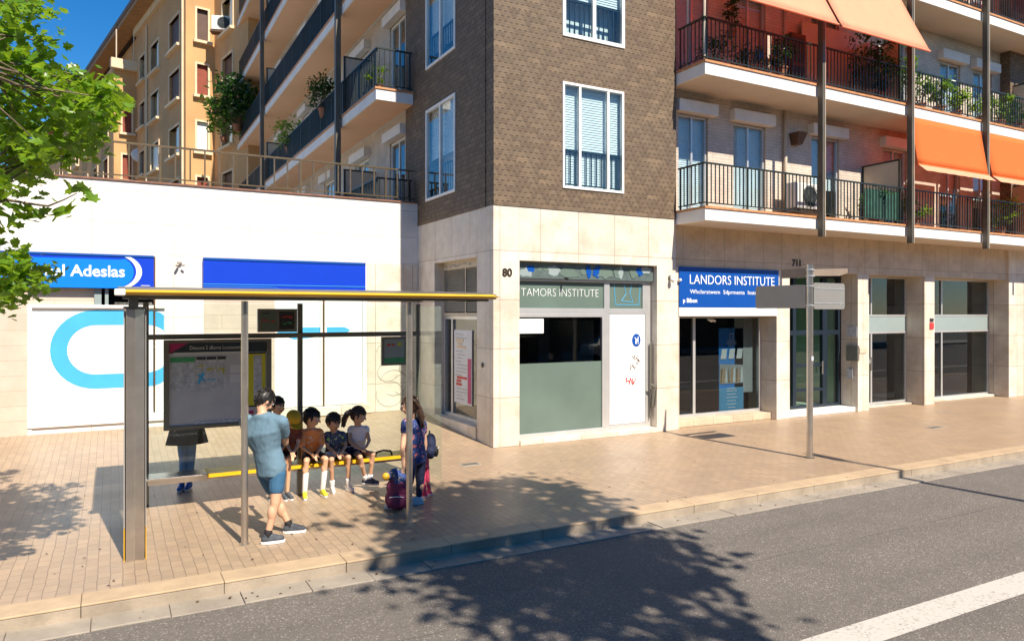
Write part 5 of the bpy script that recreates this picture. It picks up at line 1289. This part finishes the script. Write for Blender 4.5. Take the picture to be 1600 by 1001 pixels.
        if sock:
            kn = J['k'+S_]; MB().cap(an,an.lerp(kn,sock_top),.039*fs,.044*fs).build('sock',sock,o,smooth=True)
    return o
def JJ(v0, **k): return {a:(jv(*b) if len(b)==3 else jv(b[0],b[1],v0)) for a,b in k.items()}
def hd(a): return (math.cos(R(a)),math.sin(R(a)))   # compass in street axes: 0 = along the street to the right, 90 = towards the shops

# man leaning on the shelter post
man = person('man in a grey blue T-shirt and blue shorts, back turned, leaning on the shelter post', JJ(8.6,
  H=(414,625,8.72),C=(410,675,8.62),P=(424,729,8.60),sL=(383,657,8.88),sR=(441,659,8.43),eL=(392,694,8.98),wL=(412,680,9.18),fL=(425,672,9.28),eR=(446,691,8.62),wR=(436,674,8.95),fR=(431,668,9.08),
  hL=(414,738,8.70),hR=(434,740,8.52),kL=(436,785,8.80),aL=(452,829,8.73),kR=(430,786,8.46),aR=(418,842,8.44)),
  hd(20), s=1.0, hs=1.13, build=1.02, sleeve=.55, leg=.50, pitch=38, hem=-.02, shoe='shoe_grey', sock='cloth_black', sock_top=.10, toes={'L':hd(-15)+(0,),'R':hd(-5)+(0,)}, vox=.010)
ph = empty('mobile_phone',tuple(jv(432,667,9.12)),R(20),label='small dark mobile phone in the hands of the man in blue',cat='mobile phone')
MB().box(-.035,.035,-.005,.005,-.07,.07).build('body','black',ph,bevel=.003); MB().box(-.031,.031,-.0065,-.0055,-.064,.064).build('screen','film_bluegrey',ph)

KG = 'children sitting on the shelter bench'
person('tallest dark haired child on the bench, mostly hidden behind the man in blue', JJ(10.6,
  H=(434,633,10.55),C=(434,676),P=(434,706,10.62),sL=(447,663,10.6),sR=(421,664,10.6),eL=(450,688,10.5),wL=(440,702,10.3),eR=(420,690,10.5),wR=(430,702,10.3),
  hL=(439,709,10.58),hR=(428,710,10.58),kL=(438,716,10.3),aL=(437,760,10.36),kR=(425,718,10.3),aR=(424,763,10.34)),
  hd(-60), s=.80, hs=1.08, skin='skin_dark', top='cloth_navy', bottom='cloth_black', leg=.6, sleeve=.5, pitch=10, shoe='shoe_grey', sock='sock_white', group=KG, build=.9, vox=.010)
person('child in a yellow cap bending forward beside the man, one arm hanging down', JJ(10.6,
  H=(458,655,10.36),C=(455,683,10.48),P=(450,708,10.62),sL=(467,674,10.42),sR=(446,672,10.50),eL=(466,694,10.36),wL=(458,708,10.20),fL=(457,722,10.18),eR=(448,693,10.4),wR=(455,706,10.22),fR=(456,718,10.2),
  hL=(456,709,10.58),hR=(444,710,10.58),kL=(452,716,10.32),aL=(449,764,10.36),kR=(442,718,10.32),aR=(440,764,10.36)),
  hd(-75), s=.74, hs=1.10, fs=.9, skin='skin_dark', top='cloth_brown', bottom='cloth_black', leg=.6, sleeve=.4, pitch=48, shoe='shoe_grey', cap_=True, group=KG, build=.95, vox=.009)
person('boy in an orange patterned jersey, white knee socks and yellow shoes, sitting on the bench', JJ(10.6,
  H=(487,652,10.48),C=(485,685,10.55),P=(486,707,10.64),sL=(500,675,10.52),sR=(472,676,10.52),eL=(503,695,10.42),wL=(495,708,10.28),fL=(493,718,10.26),eR=(472,698,10.40),wR=(486,708,10.28),fR=(491,717,10.26),
  hL=(493,709,10.60),hR=(480,711,10.60),kL=(509,717,10.24),aL=(504,765,10.30),kR=(479,720,10.24),aR=(476,768,10.28)),
  hd(-25), s=.78, hs=1.18, fs=.92, skin='skin_dark', top='orange_jersey', bottom='cloth_black', leg=.68, sleeve=.8, pitch=14, shoe='shoe_yellow', sole='shoe_white', sock='sock_white', sock_top=.60, group=KG, toes={'L':hd(-85)+(0,),'R':hd(-100)+(0,)}, vox=.009)
person('boy looking down in a dark T-shirt with a yellow green print on the bench', JJ(10.6,
  H=(521,658,10.46),C=(523,687,10.55),P=(522,707,10.66),sL=(536,679,10.55),sR=(510,680,10.55),eL=(540,696,10.46),wL=(533,707,10.32),fL=(531,715,10.30),eR=(512,698,10.46),wR=(526,708,10.32),fR=(529,715,10.30),
  hL=(528,708,10.62),hR=(516,709,10.62),kL=(545,714,10.30),aL=(544,756,10.42),kR=(518,718,10.30),aR=(519,757,10.44)),
  hd(-62), s=.74, hs=1.12, fs=.85, skin='skin', top='graphic_dark', bottom='cloth_white', leg=.5, sleeve=.5, pitch=26, shoe='shoe_white', sock='sock_white', sock_top=.22, group=KG, toes={'L':hd(-75)+(0,),'R':hd(-95)+(0,)}, vox=.009)
girl = person('girl with a brown ponytail, white sleeveless top and dark shorts on the bench', JJ(10.6,
  H=(560,648,10.50),C=(560,682,10.58),P=(558,704,10.70),sL=(572,670,10.52),sR=(548,671,10.62),eL=(577,688,10.46),wL=(572,698,10.34),fL=(566,702,10.30),eR=(547,690,10.50),wR=(561,700,10.34),fR=(568,702,10.30),
  hL=(564,706,10.66),hR=(554,706,10.66),kL=(583,709,10.34),aL=(578,743,10.44),kR=(563,714,10.30),aR=(571,744,10.46)),
  hd(-32), s=.78, hs=1.12, fs=.88, lift=.05, skin='skin', hair='hair_brown', top='cloth_white', bottom='cloth_navy', leg=.30, sleeve=.12, pitch=16, shoe='shoe_navy', sock='sock_white', sock_top=.14, group=KG, toes={'L':hd(-50)+(0,),'R':hd(-50)+(0,)},
  longhair=[(0,-.085,.03),(.0001,-.15,-.02),(.0001,-.165,-.10),(.0001,-.15,-.19)], build=.9, vox=.009)
# woman with the bags
wm = person('woman with long brown hair and a blue floral top, holding a maroon backpack', JJ(9.2,
  H=(640,633,9.18),C=(646,680,9.22),P=(650,713,9.24),sL=(634,661,9.12),sR=(660,663,9.38),eL=(629,700,9.02),wL=(631,732,9.0),fL=(629,744,8.98),eR=(664,695,9.45),wR=(660,715,9.5),fR=(657,725,9.5),
  hL=(643,717,9.16),hR=(657,716,9.30),kL=(640,752,9.12),aL=(622,786,9.16),kR=(656,752,9.25),aR=(654,783,9.24)),
  hd(150), s=.93, hs=1.12, fs=1.0, skin='skin', hair='hair_brown', top='floral_blue', bottom='cloth_navy', leg=1.86, sleeve=.28, pitch=8, hem=-.03, shoe='shoe_white', toes={'L':hd(165)+(0,),'R':hd(170)+(0,)},
  longhair=[(0,-.07,.05),(.01,-.105,-.05),(.03,-.12,-.16),(.04,-.11,-.27)], build=1.0, vox=.010)
kid = person('small child in bright pink trousers half hidden behind the floral topped woman', JJ(9.5,
  H=(653,668,9.62),C=(657,697,9.62),P=(661,722,9.62),sL=(650,685,9.55),sR=(664,685,9.7),eL=(648,703,9.5),wL=(652,716,9.45),eR=(664,703,9.75),wR=(662,716,9.8),
  hL=(658,724,9.58),hR=(665,724,9.66),kL=(662,750,9.56),aL=(664,777,9.52),kR=(668,750,9.64),aR=(671,774,9.62)),
  hd(150), s=.60, hs=.85, skin='skin', hair='hair_brown', top='cloth_pink', bottom='cloth_pink', leg=1.9, sleeve=.8, pitch=5, shoe='cloth_pink', sole='shoe_white', build=.95, vox=.009)
# person behind the notice board
cp = person('person in a black coat and blue jeans standing behind the shelter notice board', JJ(11.6,
  H=(292,588,11.7),C=(292,628,11.7),P=(292,670,11.7),sL=(307,613,11.7),sR=(276,613,11.7),eL=(312,645,11.65),wL=(308,668,11.6),eR=(271,645,11.65),wR=(276,668,11.6),
  hL=(299,678,11.7),hR=(284,678,11.7),kL=(299,716,11.68),aL=(296,755,11.62),kR=(286,717,11.68),aR=(284,757,11.6)),
  hd(-110), s=.93, hs=.98, skin='skin', hair='hair_black', top='cloth_black', bottom='denim', leg=1.95, sleeve=1.9, pitch=10, hem=.0, shoe='jacket_blue', build=1.0, coat=True, vox=.011)
g = MB(); q = Vector(cp.location)
top_, bot_ = jv(292,655,11.7)-q, jv(292,692,11.7)-q
n_ = 20; ring = lambda c_,a,b_: [c_+Vector((a*math.cos(2*math.pi*i/n_)*(1+.05*math.sin(i*2.4)),b_*math.sin(2*math.pi*i/n_),0)) for i in range(n_)]
g.add(ring(top_,.20,.15)+ring(bot_,.29,.2),[tuple(range(n_)),tuple(range(n_,2*n_))[::-1]]+[(i,n_+i,n_+(i+1)%n_,(i+1)%n_) for i in range(n_)])
g.build('coat_skirt','cloth_black',cp,smooth=True)

# ---------------------------------------------------------------- bags
def backpack(label, base, rz, w, d, h, mat, pocket, tilt=0):
    o = empty('backpack',base,rz,label,'backpack')
    m = MB(); m.ell((0,0,h*.30),(w*.5,d*.5,h*.32)); m.ell((0,0,h*.62),(w*.44,d*.45,h*.36)); m.box(-w*.36,w*.36,-d*.32,d*.36,h*.06,h*.7)
    bd = solid('body',m,mat,o,.010,6,fold=.008,seed=3,fscale=12)
    m = MB(); m.ell((0,-d*.46,h*.28),(w*.34,d*.2,h*.22)); pk = solid('pocket',m,pocket,o,.010,4,fold=.005)
    MB().path([(-w*.25,-d*.62,h*.42),(0,-d*.66,h*.45),(w*.25,-d*.62,h*.42)],.006,5).build('zip','shoe_white',pk)
    for q in (-1,1): MB().path([(q*w*.18,d*.40,h*.86),(q*w*.24,d*.66,h*.6),(q*w*.22,d*.55,h*.2),(q*w*.2,d*.38,h*.12)],.014,6).build('strap','black',o,smooth=True)
    MB().path([(-w*.12,d*.1,h*.93),(0,d*.1,h*1.06),(w*.12,d*.1,h*.93)],.011,6).build('handle','black',o,smooth=True)
    return o
p_ = jv(621,797,9.02)
backpack('maroon school backpack hanging from the hand of the woman, almost touching the ground',(p_.x,p_.y,.03),R(-25),.34,.22,.44,'cloth_maroon','cloth_maroon')
p_ = jv(673,716,9.5)
backpack('dark navy rucksack on the back of the small child behind the woman',(p_.x,p_.y,p_.z),R(60),.24,.17,.36,'cloth_navy','cloth_black')
p_ = jv(620,745,9.0)
jk = empty('rolled_jacket',tuple(p_),label='bundle of a bright blue and yellow jacket on top of the maroon backpack',cat='jacket')
m = MB(); 
for dx,dz,r_ in ((-.09,.02,.07),(-.02,.05,.08),(.06,.0,.075),(.12,-.03,.06),(.02,-.05,.07)): m.ell((dx*.88,-dx*.45,dz),(r_,r_*.9,r_*.8))
solid('body',m,'pack_multi',jk,.010,4,fold=.012,seed=2,fscale=14)
p_ = jv(603,744,9.0); bl = empty('yellow_ball',tuple(p_),label='small yellow ball tied beside the bright blue jacket',cat='ball')
MB().ell((0,0,0),(.05,.05,.05)).build('ball','yellow',bl,smooth=True); MB().cap((.03,-.015,.02),(.11,-.05,.04),.006,n=5).build('cord','black',bl)
p_ = jv(543,700,10.66)
backpack('dark school bag standing on the bench between the dark shirted boy and the girl',(p_.x,p_.y,.475),R(10),.22,.14,.30,'cloth_black','cloth_navy')
